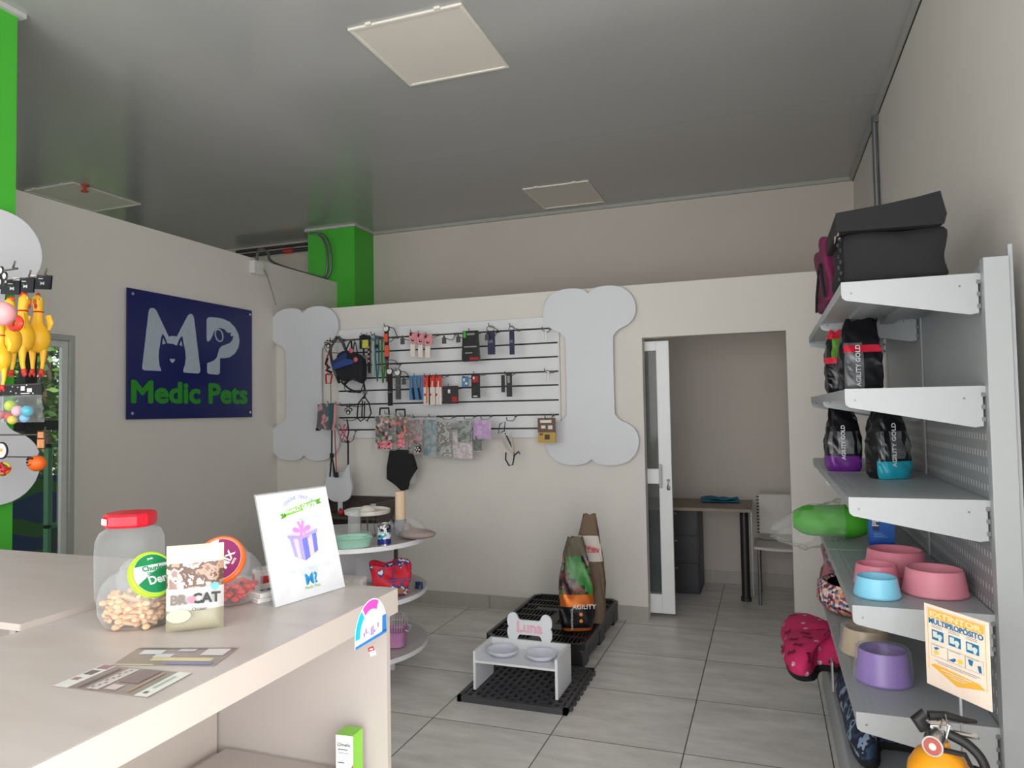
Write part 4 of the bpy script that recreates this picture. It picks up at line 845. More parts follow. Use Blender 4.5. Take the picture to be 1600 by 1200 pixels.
for i, u in enumerate((.12, .39, .66)):
    q4(u + .02, .315, u + .09, .39, 2, -.0030); 
    cx, cz = S2(u + .13, .375); mb.prism([(cx + .007 * math.cos(a) * (1 + .3 * math.sin(3 * a)), cz + .009 * math.sin(a)) for a in [k * math.pi / 6 for k in range(12)]], -.0030, -.0026, 2)
    for v in (.245, .265): q4(u, v, u + .17, v + .006, 4)
for u in (.1, .37, .64):
    for a in ((u, .47, u + .265, .473), (u, .62, u + .265, .623), (u, .47, u + .004, .62), (u + .262, .47, u + .265, .62)): q4(*a, 4)
    q4(u + .02, .48, u + .2, .486, 4)
for p, m in (([(.14, .52), (.2, .5), (.24, .51), (.18, .54)], 1), ([(.14, .56), (.21, .545), (.23, .58), (.16, .605)], 3), ([(.38, .60), (.48, .555), (.50, .575), (.46, .61)], 1), ([(.52, .56), (.58, .54), (.61, .58), (.54, .61)], 3), ([(.68, .5), (.76, .5), (.74, .57), (.7, .56)], 1), ([(.82, .54), (.87, .53), (.88, .61), (.84, .61)], 1)):
    mb.prism([S2(*q) for q in p], -.0030, -.0026, m)
q4(.15, .665, .85, .672, 4); q4(.2, .685, .8, .692, 4); q4(.28, .225, .72, .231, 4)
mb.prism([S2(*q) for q in ((.08, .745), (.16, .715), (.84, .745), (.92, .79), (.5, .885))], -.0026, -.0021, 0)
q4(.25, .752, .72, .762, 2, -.003); q4(.32, .78, .66, .788, 2, -.003); q4(.4, .805, .6, .813, 2, -.003)
obj('print', mb, [OR, BL, LB, YE, M('sign_fine', (150, 150, 146), .5)], t, smooth=0)
def st(s, w_, v, hh, mat, off):
    x = text(s, 'lettering', t, mat, .03, (0, 0, 0), off=off); c = [k_.co for k_ in x.data.vertices]; a0, a1, b0, b1 = min(k_.x for k_ in c), max(k_.x for k_ in c), min(k_.y for k_ in c), max(k_.y for k_ in c)
    x.scale = (w_ / (a1 - a0), hh / (b1 - b0), 1); x.location = (-(a0 + a1) / 2 * x.scale[0], -.0032, S2(0, v)[1] - (b0 + b1) / 2 * x.scale[1])
st('EXTINTOR', .158, .105, .016, M('sign_pale_orange', (250, 222, 170), .5), .0014); st('MULTIPROPÓSITO', .166, .188, .018, BL, .0007)

# ================================================================ PALLET, MAT, BOWL STAND, FOOD BAGS
t = thing('pallet', 'black plastic pallet lying on the floor against the back wall', 'pallet', (-1.345, 4.53, 0)); o = t.location
PL = M('pallet_black', (26, 26, 29), .38)
x0, x1, y0, y1, h = -1.66, -1.035, 4.03, 5.07, .145
mb = MB(o)
ch = .05; outl = [(x0 + ch, y0), (x1 - ch * .6, y0), (x1, y0 + ch * .6), (x1, y1 - ch), (x1 - ch, y1), (x0 + ch, y1), (x0, y1 - ch), (x0, y0 + ch)]
inn = [((x - (x0 + x1) / 2) * .93 + (x0 + x1) / 2, (y - (y0 + y1) / 2) * .955 + (y0 + y1) / 2) for x, y in outl]; n = len(outl)
for za, zb in ((h - .035, h),):
    vs = [(x, y, z) for z in (za, zb) for x, y in outl] + [(x, y, z) for z in (za, zb) for x, y in inn]
    mb.add(vs, [(i, (i + 1) % n, n + (i + 1) % n, n + i) for i in range(n)] + [(2 * n + (i + 1) % n, 2 * n + i, 3 * n + i, 3 * n + (i + 1) % n) for i in range(n)] + [(n + i, n + (i + 1) % n, 3 * n + (i + 1) % n, 3 * n + i) for i in range(n)] + [((i + 1) % n, i, 2 * n + i, 2 * n + (i + 1) % n) for i in range(n)])
X = x0 + .02
while X < x1 - .02: mb.box((X, y0 + .03, h - .03), (X + .007, y1 - .03, h - .008)); X += .0245
for q in range(9): yy = y0 + .03 + q * (y1 - y0 - .06) / 8; mb.box((x0 + .02, yy - .01, h - .032), (x1 - .02, yy + .01, h - .006))
mb.box((x0 + .28, y0 + .02, h - .03), (x0 + .345, y1 - .02, h - .005)); mb.box((x0 + .2, y0 + .25, h - .02), (x0 + .43, y0 + .36, h - .004)); mb.box((x0 + .12, y1 - .4, h - .02), (x0 + .45, y1 - .33, h - .004))
obj('deck', mb, PL, t, smooth=0)
for a in (x0 + .01, (x0 + x1) / 2 - .05, x1 - .13):
    for b in (y0 + .008, (y0 + y1) / 2 - .07, y1 - .158): 
        mb = MB(o); mb.box((a, b, 0), (a + .12, b + .15, h - .034)); obj('foot_block', mb, PL, t, bevel=.006)
for b in (y0 + .02, y1 - .06): obj('skid', MB(o).box((x0 + .13, b, 0), (x1 - .13, b + .04, .03)), PL, t, bevel=.004)
for b in (y0 + .16, (y0 + y1) / 2 + .085): obj('side_rib', MB(o).box((x1 - .03, b, .03), (x1 - .01, b + .27, h - .04)), PL, t, bevel=.003)

t = thing('floor_grating', 'small charcoal plastic grating tile on the floor in front of the pallet', 'floor mat', (-1.265, 3.71, 0)); o = t.location
mb = MB(o); gx0, gx1, gy0, gy1, gh = -1.56, -.97, 3.415, 4.005, .03
mb.box((gx0, gy0, 0), (gx1, gy0 + .022, gh)); mb.box((gx0, gy1 - .022, 0), (gx1, gy1, gh)); mb.box((gx0, gy0, 0), (gx0 + .022, gy1, gh)); mb.box((gx1 - .022, gy0, 0), (gx1, gy1, gh))
nx_, ny_ = 15, 9
for i in range(1, nx_): x = gx0 + (gx1 - gx0) * i / nx_; mb.box((x - .009, gy0 + .01, .004), (x + .009, gy1 - .01, gh - .001))
for j in range(1, ny_ * 2):
    y = gy0 + (gy1 - gy0) * j / (ny_ * 2)
    for i in range(nx_):
        if (i + j) % 2: xa = gx0 + (gx1 - gx0) * i / nx_; mb.box((xa, y - .008, .004), (xa + (gx1 - gx0) / nx_, y + .008, gh - .0015))
obj('grid', mb, M('mat_charcoal', (66, 66, 70), .5), t, smooth=0)
for j in range(8): y = gy0 + .05 + j * .07; obj('side_clip', MB(o).box((gx1, y, 0), (gx1 + .012, y + .028, gh * .8)), MATS['mat_charcoal'], t)

WH = M('stand_white', (232, 234, 238), .35, var=.01)
t = thing('bowl_stand', 'white wooden raised pet bowl stand with Luna bone sign', 'pet feeder', (-1.275, 3.64, .03)); o = t.location
ax0, ax1, ay0, ay1 = -1.508, -1.042, 3.51, 3.77; b0 = .031
for x in (ax0, ax1 - .014):
    mb = MB(o); T0 = Matrix.Identity(4)
    mb.T = Matrix(((0, 1, 0, 0), (1, 0, 0, 0), (0, 0, 1, 0), (0, 0, 0, 1)))
    mb.prism([(ay0, b0), (ay1, b0), (ay1, .232), (ay0, .232)], x, x + .014); mb.T = None
    obj('side_panel', mb, WH, t, bevel=.001)
mb = MB(o); mb.box((ax0 + .014, ay0 + .002, .172), (ax1 - .014, ay1 - .014, .184)); obj('shelf', mb, WH, t)
mb = MB(o); mb.box((ax0 + .014, ay1 - .013, .08), (ax1 - .014, ay1, .232)); obj('back_panel', mb, WH, t)
mb = MB(o); mb.T = Matrix.Translation((-1.275, 0, .3)); mb.prism([(y, x) for x, y in bone(.155, .26)], ay1 - .008, ay1 + .004); g = obj('bone_sign', mb, WH, t, bevel=.0015)
text('Luna', 'lettering', g, M('luna_pink', (240, 190, 204), .5), .082, (-1.275 - o.x, ay1 - .0085 - o.y, .3 - o.z), off=.0035, sx=.95)
for x, lb in ((-1.385, 'white oval pet bowl at the left of the white bowl stand'), (-1.168, 'white pet bowl at the right of the white bowl stand')):
    t = thing('feeding_bowl', lb, 'bowl', (x, 3.635, .185), group='white bowls in the stand')
    mb = MB(); mb.lathe([(.035, 0), (.06, .002), (.085, .02), (.088, .03), (.084, .032), (.078, .026), (.055, .010), (0, .008)], n=48, sy=.95); obj('bowl', mb, M('bowl_pale', (218, 220, 234), .2), t, smooth=50)

def mf_big(u, v):
    if u < .5: return 1 if v > .78 else 0
    if v > .8: return 1
    if .28 < v < .39 and .54 < u < .95: return 2
    if v < .045 and .6 < u < .9: return 2
    if .39 <= v < .8: return 4 if (.72 < u + (v - .6) * .5 < .86) else 3
    return 0
SP = PATTERN('bag_splash', [(22, 18, 24), (44, 34, 40), (120, 60, 52), (30, 60, 36), (90, 110, 60)], 16, 'noise', .3)
t = foodbag('dog_food_bag', 'tall black dog food bag with copper band and green leaf print standing on the pallet', (-1.155, 4.33, .147), .35, .21, .15, .56, [BK, M('bag_olive', (92, 84, 66), .6), COP, SP, M('leaf_green', (62, 132, 62), .4, var=.3, scale=20)], mf_big, 11, wob=.006, top=.45, group='dog food bags on the pallet')
text('AGILITY', 'lettering', t, MATS['print_white'], .040, (.040, -.084, .15), off=.0006); text('MAINTENANCE', 'lettering', t, MATS['print_white'], .018, (-.035, -.083, .075), (R90, -R90, 0))
mb = MB()
for i, zz_ in enumerate((.105, .065)): mb.prism([(.02 + .011 * math.cos(a), zz_ + .011 * math.sin(a)) for a in [k * math.pi / 6 for k in range(12)]], -.0835, -.082)
obj('badge', mb, COP, t)
t = foodbag('dog_food_bag', 'tall brown kraft bag with red letters standing behind the black bag on the pallet', (-1.105, 4.49, .147), .1, .19, .11, .685, [M('kraft', (112, 92, 74), .75), M('kraft_white', (205, 196, 188), .6), M('kraft_dark', (64, 54, 46), .7)], lambda u, v: (1 if .56 < v < .80 else 0) if u > .5 else 0, 12, wob=.006, top=.42, group='dog food bags on the pallet')
text('CANNIN', 'lettering', t, MATS['red_print'], .036, (.0, -.055, .475), (R90, .25, 0), off=.001); mb = MB(); mb.box((-.05, -.055, .448), (.05, -.054, .452)); obj('underline', mb, MATS['red_print'], t)

# ================================================================ DISPLAY TABLE
t = thing('display_stand', 'three tier white display stand with rounded shelves behind the counter', 'display stand', (-2.3, 3.56, 0)); o = t.location
DT = M('display_grey_top', (186, 182, 180), .35, var=.02, scale=5)
def ellp(a, b, n=56): return [(-2.3 + a * math.cos(2 * math.pi * i / n), 3.56 + b * math.sin(2 * math.pi * i / n)) for i in range(n)]
for a, b, z in ((.455, .43, .8), (.445, .455, .5), (.445, .455, .2)):
    mb = MB(o); mb.zprism(ellp(a, b), z - .025, z, 1, 0); obj('shelf', mb, [DT, WHITE], t, smooth=40)
mb = MB(o); mb.box((-2.62, 3.71, 0), (-2.1, 3.728, .775)); obj('cross_panel', mb, WHITE, t)
mb = MB(o); mb.box((-2.36, 3.27, 0), (-2.342, 3.70, .775)); obj('cross_panel', mb, WHITE, t)
ZT = .801
# items on top
t = thing('food_can', 'navy and white pet food can on the top tier of the display stand', 'can', (-1.94, 3.345, ZT)); mb = MB(); mb.lathe([(.034, 0), (.036, .003), (.0355, .006), (.0355, .108), (.036, .111), (.034, .114), (.033, .111), (0, .111)], n=32); obj('tin', mb, CHROME, t)
mb = MB(); mb.lathe([(.036, .008), (.036, .035)], n=32, m=0); mb.lathe([(.036, .035), (.036, .07)], n=32, m=1); mb.lathe([(.036, .07), (.036, .106)], n=32, m=2); mb.f = [f for f in mb.f if len(f) == 4]; mb.mi = mb.mi[:len(mb.f)]
mb.mi = [0] * 32 + [1] * 32 + [2] * 32
obj('label', mb, [M('can_navy', (34, 44, 128), .3), PATTERN('can_mid', [(30, 40, 110), (230, 230, 235), (60, 160, 170), (30, 40, 110)], 40, 'noise', .3), PATTERN('can_top', [(225, 222, 220), (30, 34, 60), (226, 224, 222), (200, 140, 110)], 45, 'noise', .3)], t)
t = thing('litter_tray', 'mint green tray in clear plastic on the display stand beside the poster', 'tray', (-2.085, 3.265, ZT), (0, 0, .75))
mb = MB(); loft(mb, [super_ring(r, z, 32, .6) for r, z in ((.07, .0), (.085, .004), (.095, .045), (.1, .05), (.094, .05), (.08, .01), (.03, .008))]); mb.add(super_ring(.07, 0, 32, .6)[::-1], [list(range(32))]); obj('tray', mb, M('mint', (160, 214, 190), .4), t, smooth=50)
mb = MB(); mb.grid(lambda u, v: ((.104 - .06 * max(0, u - .5)) * math.cos(6.283 * v) * (1.02 + .03 * math.sin(9 * 6.283 * v)), (.104 - .06 * max(0, u - .5)) * math.sin(6.283 * v), .002 + .06 * min(1, u * 1.6) + .004 * math.sin(20 * v)), 8, 40); obj('plastic_wrap', mb, MATS['wrap'], t, smooth=60)
t = thing('pedestal_dish', 'round white dish on a thin wire stand on the top tier of the display stand', 'dish', (-2.18, 3.57, ZT))
mb = MB(); mb.lathe([(0, .125), (.118, .125), (.128, .130), (.13, .150), (.125, .152), (.118, .138), (0, .137)], n=48); mb.ell((0, .0, .142), (.05, .05, .032)); obj('dish', mb, M('dish_white', (222, 214, 205), .4), t, smooth=50)
mb = MB()
for i in range(4): a = i * R90 + .5; mb.cyl((.045 * math.cos(a), .045 * math.sin(a), 0), (.03 * math.cos(a), .03 * math.sin(a), .126), .0022, n=6)
mb.lathe([(.05, 0), (.052, .003), (.048, .003)], n=24); obj('wire_stand', mb, GREYM, t)
t = thing('clear_canister', 'clear ribbed plastic cylinder standing left of the round white dish', 'canister', (-2.16, 3.40, ZT)); mb = MB()
mb.grid(lambda u, v: ((.032 + .0015 * math.cos(16 * 6.283 * v)) * math.cos(6.283 * v), (.032 + .0015 * math.cos(16 * 6.283 * v)) * math.sin(6.283 * v), .03 + .145 * u), 2, 96); mb.lathe([(.034, .0), (.036, .004), (.03, .03), (.03, .034)], n=24, m=0); mb.lathe([(.033, .172), (.035, .175), (.033, .178), (0, .178)], n=24); obj('cylinder', mb, FILM('canister_plastic', (215, 215, 215), .28, .1), t)
mb = MB(); mb.ell((0, -.0, .02), (.02, .02, .012)); obj('base_fill', mb, M('pebbles', (92, 86, 80), .6, var=.5, scale=150), t)
t = thing('scratching_post', 'beige rope scratching post with grey plush base wrapped in clear plastic', 'scratching post', (-1.955, 3.55, ZT))
mb = MB(); mb.cyl((0, 0, .09), (0, 0, .262), .029, n=28); obj('rope_post', mb, M('sisal', (214, 188, 160), .8, var=.1, scale=160, bump=.4), t)
mb = MB(); mb.lathe([(.03, .02), (.034, .04), (.031, .105), (.029, .106)], n=28); obj('plush_sleeve', mb, M('plush_grey', (142, 148, 150), .9, bump=.4, scale=150), t)
mb = MB(); mb.ell((.10, .0, .028), (.115, .075, .027)); mb.ell((.04, .0, .05), (.03, .03, .04)); obj('plush_base', mb, M('plush_taupe', (156, 140, 136), .9, bump=.5, scale=120), t, smooth=70)
mb = MB(); mb.grid(lambda u, v: (.085 * u * 1.1 + (.05 + .085 * u * (1 - u) * 2.2 + .05 * (u > .5) * 0) * math.cos(6.283 * v) * (1 + .08 * math.sin(7 * 6.283 * v + 6 * u)), .06 * math.sin(6.283 * v) * (1 + .08 * math.sin(9 * 6.283 * v)), .11 - .085 * u + .04 * (1 - u) * math.sin(6.283 * v) * .4), 10, 40); obj('plastic_wrap', mb, FILM('wrap2', (225, 222, 222), .14, .1, .8, 30), t, smooth=50)
mb = MB(); mb.sweep(spl([(-.03, -.01, .21), (-.04, -.012, .15), (-.052, -.012, .12), (-.04, -.012, .1), (-.028, -.012, .04)], 5), .003, 6); obj('cord', mb, RUB, t)
# second tier
t = thing('red_pet_blanket', 'red printed blanket roll tied with a blue ribbon on the middle tier', 'blanket', (-1.985, 3.49, .501), (0, 0, .5))
RB = PATTERN('red_print_fabric', [(200, 24, 44), (206, 30, 50), (60, 60, 120), (230, 226, 232), (210, 30, 52)], 14, 'noise', .6, [0, .3, .55, .60, .66])
mb = MB(); soft_block(mb, -.1, -.06, .002, .095, .07, .175, seed=9, wob=.010); obj('blanket', mb, RB, t, smooth=60)
mb = MB(); mb.box((.012, -.075, .004), (.016, .078, .178)); mb.box((-.02, -.078, .09), (.105, -.073, .098)); obj('ribbon', mb, M('ribbon_blue', (80, 70, 150), .5), t, bevel=.001)
mb = MB(); mb.box((.0, -.079, .02), (.065, -.077, .05)); g = obj('tag_card', mb, M('kraft_card', (150, 100, 60), .7), t); mb = MB(); mb.box((.0, -.081, .022), (.022, -.079, .048)); obj('tag_label', mb, PAPER, g)
t = thing('plastic_bag_pack', 'crumpled clear plastic bag with pale goods left of the red blanket', 'bag', (-2.20, 3.45, .501)); mb = pillow(MB(), .17, .1, .14, base=1, nu=12, nv=10, wr=.01, pinch=.5, seed=4); obj('bag', mb, M('pale_plastic', (196, 190, 186), .35, var=.15, scale=25, bump=.5), t, smooth=40)
t = thing('green_treat_pack', 'flat green snack packet lying in front of the red blanket', 'packet', (-1.985, 3.325, .508), (0, 0, .4)); mb = MB(); mb.T = Matrix.Rotation(math.radians(-75), 4, 'X'); pillow(mb, .13, .09, .03, base=1, nu=10, nv=8, wr=.003, pinch=.5); mb.v = [v + Vector((0, -.03, .014)) for v in mb.v]; obj('packet', mb, PATTERN('green_pack', [(150, 160, 110), (100, 190, 110), (150, 210, 140), (170, 160, 120), (80, 160, 90)], 14, 'noise', .35), t, smooth=50)
t = thing('blue_packet', 'small blue packet at the far edge of the middle tier', 'packet', (-1.90, 3.66, .502)); mb = pillow(MB(), .05, .035, .04, base=1, nu=10, nv=8, wr=.004); obj('packet', mb, M('packet_blue', (40, 62, 96), .35, var=.4, scale=40), t, smooth=50)
# bottom tier: small cage
t = thing('hamster_cage', 'small pink based hamster cage with pale wire top on the bottom tier', 'cage', (-2.02, 3.56, .2), (0, 0, .3))
mb = MB(); loft(mb, [super_ring(r, z, 32, .4) for r, z in ((.06, .001), (.075, .008), (.08, .085), (.083, .088), (.079, .088), (.07, .01), (.02, .009))]); mb.add(super_ring(.06, .001, 32, .4)[::-1], [list(range(32))]); obj('tray', mb, M('cage_pink', (206, 140, 190), .35), t, smooth=50)
mb = MB()
for i in range(11):
    x = -.07 + i * .014; mb.sweep([(x, -.076, .085), (x, -.074, .16), (x, -.04, .19), (x, .04, .19), (x, .074, .16), (x, .076, .085)], .0012, 4)
for z in (.12, .16): mb.sweep([(-.072, -.075, z), (.072, -.075, z), (.072, .075, z), (-.072, .075, z), (-.072, -.075, z)], .0012, 4)
mb.sweep([(.08, -.05, .1), (.1, -.05, .09), (.1, .05, .09), (.08, .05, .1)], .0025, 6)
obj('wire_top', mb, M('wire_pale', (216, 206, 216), .3), t)
# brown bookcase
t = thing('brown_cabinet', 'dark brown open cabinet standing behind the display stand against the back wall', 'cabinet', (-3.1, 4.92, 0)); o = t.location; WG = M('wenge', (72, 62, 58), .5, var=.15, scale=12)
cx0, cx1, cy0, cy1 = -3.45, -2.82, 4.78, 5.07
mb = MB(o); mb.box((cx1 - .02, cy0, 0), (cx1, cy1, .815)); obj('side_panel', mb, WG, t); mb = MB(o); mb.box((cx0, cy0, 0), (cx0 + .02, cy1, .815)); obj('side_panel', mb, WG, t)
mb = MB(o); mb.box((cx0 + .02, cy1 - .015, 0), (cx1 - .02, cy1, .83)); obj('back_panel', mb, WG, t)
for z in (.06, .38, .70): mb = MB(o); mb.box((cx0 + .02, cy0 + .005, z - .02), (cx1 - .02, cy1 - .015, z)); obj('shelf', mb, WG, t)
t = thing('cat_ear_toy', 'small green toy with a white bowl on the brown cabinet', 'toy', (-2.93, 4.9, .701)); mb = MB(); mb.lathe([(0, 0), (.06, .002), (.065, .02), (.03, .04), (0, .04)], n=24); obj('base', mb, M('toy_green', (30, 130, 60), .35), t); mb = MB(); mb.lathe([(.02, .04), (.03, .085), (.032, .09), (.02, .088), (0, .085)], n=20); obj('cup', mb, BONEM, t)
t = thing('orange_toy', 'small orange toy lying left of the green toy on the brown cabinet', 'toy', (-3.04, 4.85, .701)); mb = MB(); mb.ell((0, 0, .014), (.03, .015, .013)); mb.ell((.035, 0, .012), (.015, .012, .011)); mb.ell((-.03, 0, .016), (.014, .014, .015)); obj('toy_body', mb, M('toy_orange', (226, 130, 50), .4), t)
t = thing('red_toy', 'small round red toy at the left on the brown cabinet beside the poster', 'toy', (-3.2, 4.85, .701)); mb = MB(); mb.ell((0, 0, .025), .025); obj('ball', mb, M('toy_red', (190, 50, 36), .4), t); mb = MB(); mb.ell((0, -.01, .052), (.008, .008, .006), n=8, k=5); obj('knob', mb, RUB, t)
# cat head board
t = thing('cat_head_board', 'white cat head shaped board standing on the brown cabinet', 'sign', (-3.25, 4.9, .80))
cat = [(.0, .235), (.035, .235), (.06, .24), (.085, .275), (.105, .30), (.115, .285), (.118, .235), (.122, .19), (.136, .15), (.137, .1), (.128, .062), (.105, .028), (.065, .006), (0, 0)]
cat = [(x * .9, z) for x, z in cat]; cp = [(x, z) for x, z in cat] + [(-x, z) for x, z in cat[::-1][1:-1]]
mb = MB(); mb.prism(spl2(cp, 3), -.009, .009); obj('board', mb, BONEM, t, bevel=.002); mb = MB(); mb.box((-.02, .01, -.098), (.02, .02, .05)); obj('support', mb, BONEM, t); mb = MB(); mb.box((-.015, -.0095, .205), (.015, -.009, .209)); obj('slot', mb, GREYM, t)

# ================================================================ THINGS ON THE SLAT WALL
YI = 4.9
def wx(px, py, Y=YI): p = PY(px, py, Y); return p.x, p.z
def hl(s_): return 'wire hook carrying the ' + ' '.join(s_.split()[:11])
HKM = M('hook_wire', (96, 92, 88), .35, .6)
def hook(x, z, lb, L=.2, y=BY - .02):
    zs = min(SZ, key=lambda q: abs(q - z - .01)); mb = MB((x, y, zs))
    mb.sweep(spl([(x, y, zs), (x, y - .06, z + .002), (x, y - L + .02, z + .002), (x, y - L, z + .006), (x, y - L - .012, z + .028)], 4), .0032, 6); mb.box((x - .012, y - .003, zs - .012), (x + .012, y + .001, zs + .006))
    return obj('display_hook', mb, HKM, label=lb, cat='hook', group='wire hooks on the slat wall')
def box_item(name, label, cat, x0, y0, x1, y1, parts, Y=YI, hk=True, group=None, dep=.004):
    """parts: (name, material, [shapes in 0..1 box coords: (u0,v0,u1,v1,depth)])"""
    a = PY(x0, y0, Y); b = PY(x1, y1, Y); c = PY((x0 + x1) / 2, (y0 + y1) / 2, Y); w_ = abs(PY(x1, (y0 + y1) / 2, Y).x - PY(x0, (y0 + y1) / 2, Y).x); h_ = PY((x0 + x1) / 2, y0, Y).z - PY((x0 + x1) / 2, y1, Y).z
    t = thing(name, label, cat, (c.x, Y, c.z - h_ / 2), group=group)
    for nm, mt, shp in parts:
        mb = MB()
        for s_ in shp:
            if s_[0] == 'p': mb.prism([((u - .5) * w_, (1 - v) * h_) for u, v in s_[1]], -s_[2], dep)
            elif s_[0] == 'l': mb.sweep([((u - .5) * w_, -(s_[3] if len(s_) > 3 else 0), (1 - v) * h_) for u, v in s_[1]], s_[2], 6)
            elif s_[0] == 'c': n_ = 16; mb.prism([((s_[1] - .5) * w_ + s_[3] * math.cos(k * 6.2832 / n_), (1 - s_[2]) * h_ + s_[3] * math.sin(k * 6.2832 / n_)) for k in range(n_)], -s_[4], dep if len(s_) < 6 else -s_[5])
            elif s_[0] == 'e': mb.ell(((s_[1] - .5) * w_, -.002, (1 - s_[2]) * h_), (s_[3], s_[5], s_[4]))
            else: u0, v0, u1, v1, d = s_[:5]; mb.box(((u0 - .5) * w_, -d, (1 - v1) * h_), ((u1 - .5) * w_, dep, (1 - v0) * h_))
        obj(nm, mb, mt, t, smooth=40)
    if hk: hook(c.x, c.z + h_ / 2 - .012, hl(label))
    return t
WC = M('card_white', (222, 220, 216), .5); GC = M('grey_strap', (74, 74, 78), .7); TEAL = M('teal_strap', (48, 92, 98), .7); LTE = M('pale_teal_strap', (140, 166, 164), .7); GRS = M('green_strap', (34, 116, 42), .7); REDS = M('red_strap', (170, 36, 44), .7); ORS = M('orange_card', (222, 84, 52), .5); PNK = M('pink_card', (222, 140, 146), .5); NV = M('navy_fabric', (34, 48, 92), .8); CBL = M('pack_blue', (70, 120, 170), .4); RC = M('pack_red', (206, 62, 48), .4); BONEW = M('chew_white', (226, 216, 204), .6)
CLEAR = FILM('blister', (225, 228, 228), .1, .1, .3, 30); BAGF = FILM('bag_clear', (214, 216, 214), .2, .15, .6, 30)
def paw_tag(label, x0, y0, x1, y1, Y=4.84):
    return box_item('paw_card', label, 'card', x0, y0, x1, y1, [('card', DARK, [('e', .5, .62, .022, .02, .003), ('e', .2, .4, .011, .013, .003), ('e', .4, .22, .01, .014, .003), ('e', .62, .22, .01, .014, .003), ('e', .82, .4, .011, .013, .003)]), ('print', WC, [('c', .5, .66, .010, .0062, -.0054 * -1), ('c', .22, .42, .005, .0062, .005), ('c', .42, .26, .005, .0062, .005), ('c', .6, .26, .005, .0062, .005), ('c', .8, .42, .005, .0062, .005)])], Y=Y, dep=-.0)
paw_tag('black paw print card hanging on a hook over the left bone board', 505, 530, 522, 546)
paw_tag('black paw print card hanging lower, beside the long black leash loops', 537, 633, 552, 651)
box_item('red_harness', 'narrow red and black harness hanging beside the left bone board', 'harness', 506, 548, 521, 600, [('strap', REDS, [('l', [(.6, 0), (.3, .25), (.35, .6)], .007), ('l', [(.2, .7), (.25, .98), (.7, .98), (.85, .72), (.3, .7)], .008)]), ('band', DARK, [('l', [(.4, .22), (.2, .4), (.6, .5), (.25, .58), (.8, .66)], .011)]), ('cord', DARK, [('l', [(.7, 1), (.72, 1.35), (.72, 1.9)], .003)])])
# big harness bundle
t = thing('harness_bundle', 'large bundle of blue and black pet harnesses on the slat wall', 'harness', (wx(545, 610)[0], 4.88, wx(545, 610)[1]))
def wl(pts, Y=4.88, j=0): return [Vector((wx(x, y, Y)[0], Y - .03 * math.sin(i * 1.7 + j), wx(x, y, Y)[1])) - t.location for i, (x, y) in enumerate(pts)]
for j, (pts, r) in enumerate([([(527, 528), (520, 545), (519, 570), (524, 590), (532, 598)], .011), ([(527, 528), (534, 530), (538, 548)], .011), ([(538, 598), (545, 608), (560, 613), (568, 606), (571, 597)], .008), ([(539, 552), (545, 532), (550, 553)], .008), ([(548, 555), (553, 534), (562, 556)], .006), ([(530, 596), (540, 600), (552, 592), (565, 598)], .010), ([(538, 594), (543, 610), (556, 613), (566, 609)], .006), ([(522, 576), (530, 565), (545, 590), (562, 576)], .008)]):
    mb = MB(); mb.sweep(spl(wl(pts, 4.87, j), 5), r, 6, flat=.5); obj('strap', mb, DARK, t)
def blobp(pts, Y, th, m, nm):
    mb = MB(); P = [(wx(x, y, Y)[0] - t.location.x, wx(x, y, Y)[1] - t.location.z) for x, y in pts]; mb.prism(spl2(P, 3), Y - th - t.location.y, Y + th - t.location.y); return obj(nm, mb, m, t, bevel=.004)
blobp([(530, 556), (543, 548), (556, 552), (568, 560), (570, 585), (566, 597), (552, 592), (538, 596), (528, 580)], 4.885, .03, M('black_mesh_fabric', (26, 27, 32), .85, var=.3, bump=.5, scale=90), 'vest')
blobp([(519, 566), (530, 558), (541, 551), (543, 560), (535, 566), (522, 572)], 4.84, .012, NV, 'chest_band'); blobp([(521, 572), (537, 562), (550, 562), (553, 568), (540, 572), (524, 577)], 4.835, .012, M('blue_band', (40, 66, 128), .7), 'chest_band')
for x, y in ((549, 548), (556, 562)):
    a = wx(x, y, 4.84); mb = MB(); mb.lathe([(.012, -.006), (.02, 0), (.012, .006)], (a[0] - t.location.x, 4.835 - t.location.y, a[1] - t.location.z), 14, axis=Matrix.Rotation(R90, 3, 'X')); obj('pink_badge', mb, M('badge_pink', (200, 90, 104), .5), t)
hook(wx(535, 530)[0], wx(535, 530)[1], 'wire hook carrying the blue and black harness bundle')
box_item('leash', 'long black leash with two loops hanging right of the harness bundle', 'leash', 557, 533, 580, 658, [('webbing', DARK, [('l', [(.5, 0), (.52, .2), (.48, .5), (.6, .66), (.45, .72)], .009), ('l', [(.45, .7), (.1, .78), (.02, .95), (.25, 1), (.5, .97), (.55, .75)], .006), ('l', [(.5, .68), (.85, .78), (.98, .9), (.7, 1), (.35, .94), (.4, .74)], .006)]), ('buckle', GREYM, [(.4, .18, .62, .22, .012), (.45, .62, .72, .66, .01)])])
box_item('card_pack', 'black card pack with a yellow label near the top of the slat wall', 'packet', 562, 524, 575, 545, [('card', DARK, [(0, 0, 1, 1, .004), ('c', .5, .1, .02, .005)]), ('yellow_label', M('yellow_label', (190, 190, 80), .5), [(.35, .35, 1.1, .95, .008)])])
box_item('collar', 'thin black collar with pink studs hanging on the slat wall', 'collar', 574, 524, 580, 583, [('strap', DARK, [(.2, 0, .8, 1, .006)]), ('stud', PNK, [(.3, v, .7, v + .045, .008) for v in (.3, .42, .54, .66)])])
box_item('collar', 'pale grey and teal collar next to the pink studded one', 'collar', 581, 522, 587, 588, [('strap', LTE, [(.1, 0, .8, 1, .006)]), ('buckle', GREYM, [(0, .1, 1, .16, .01)])])
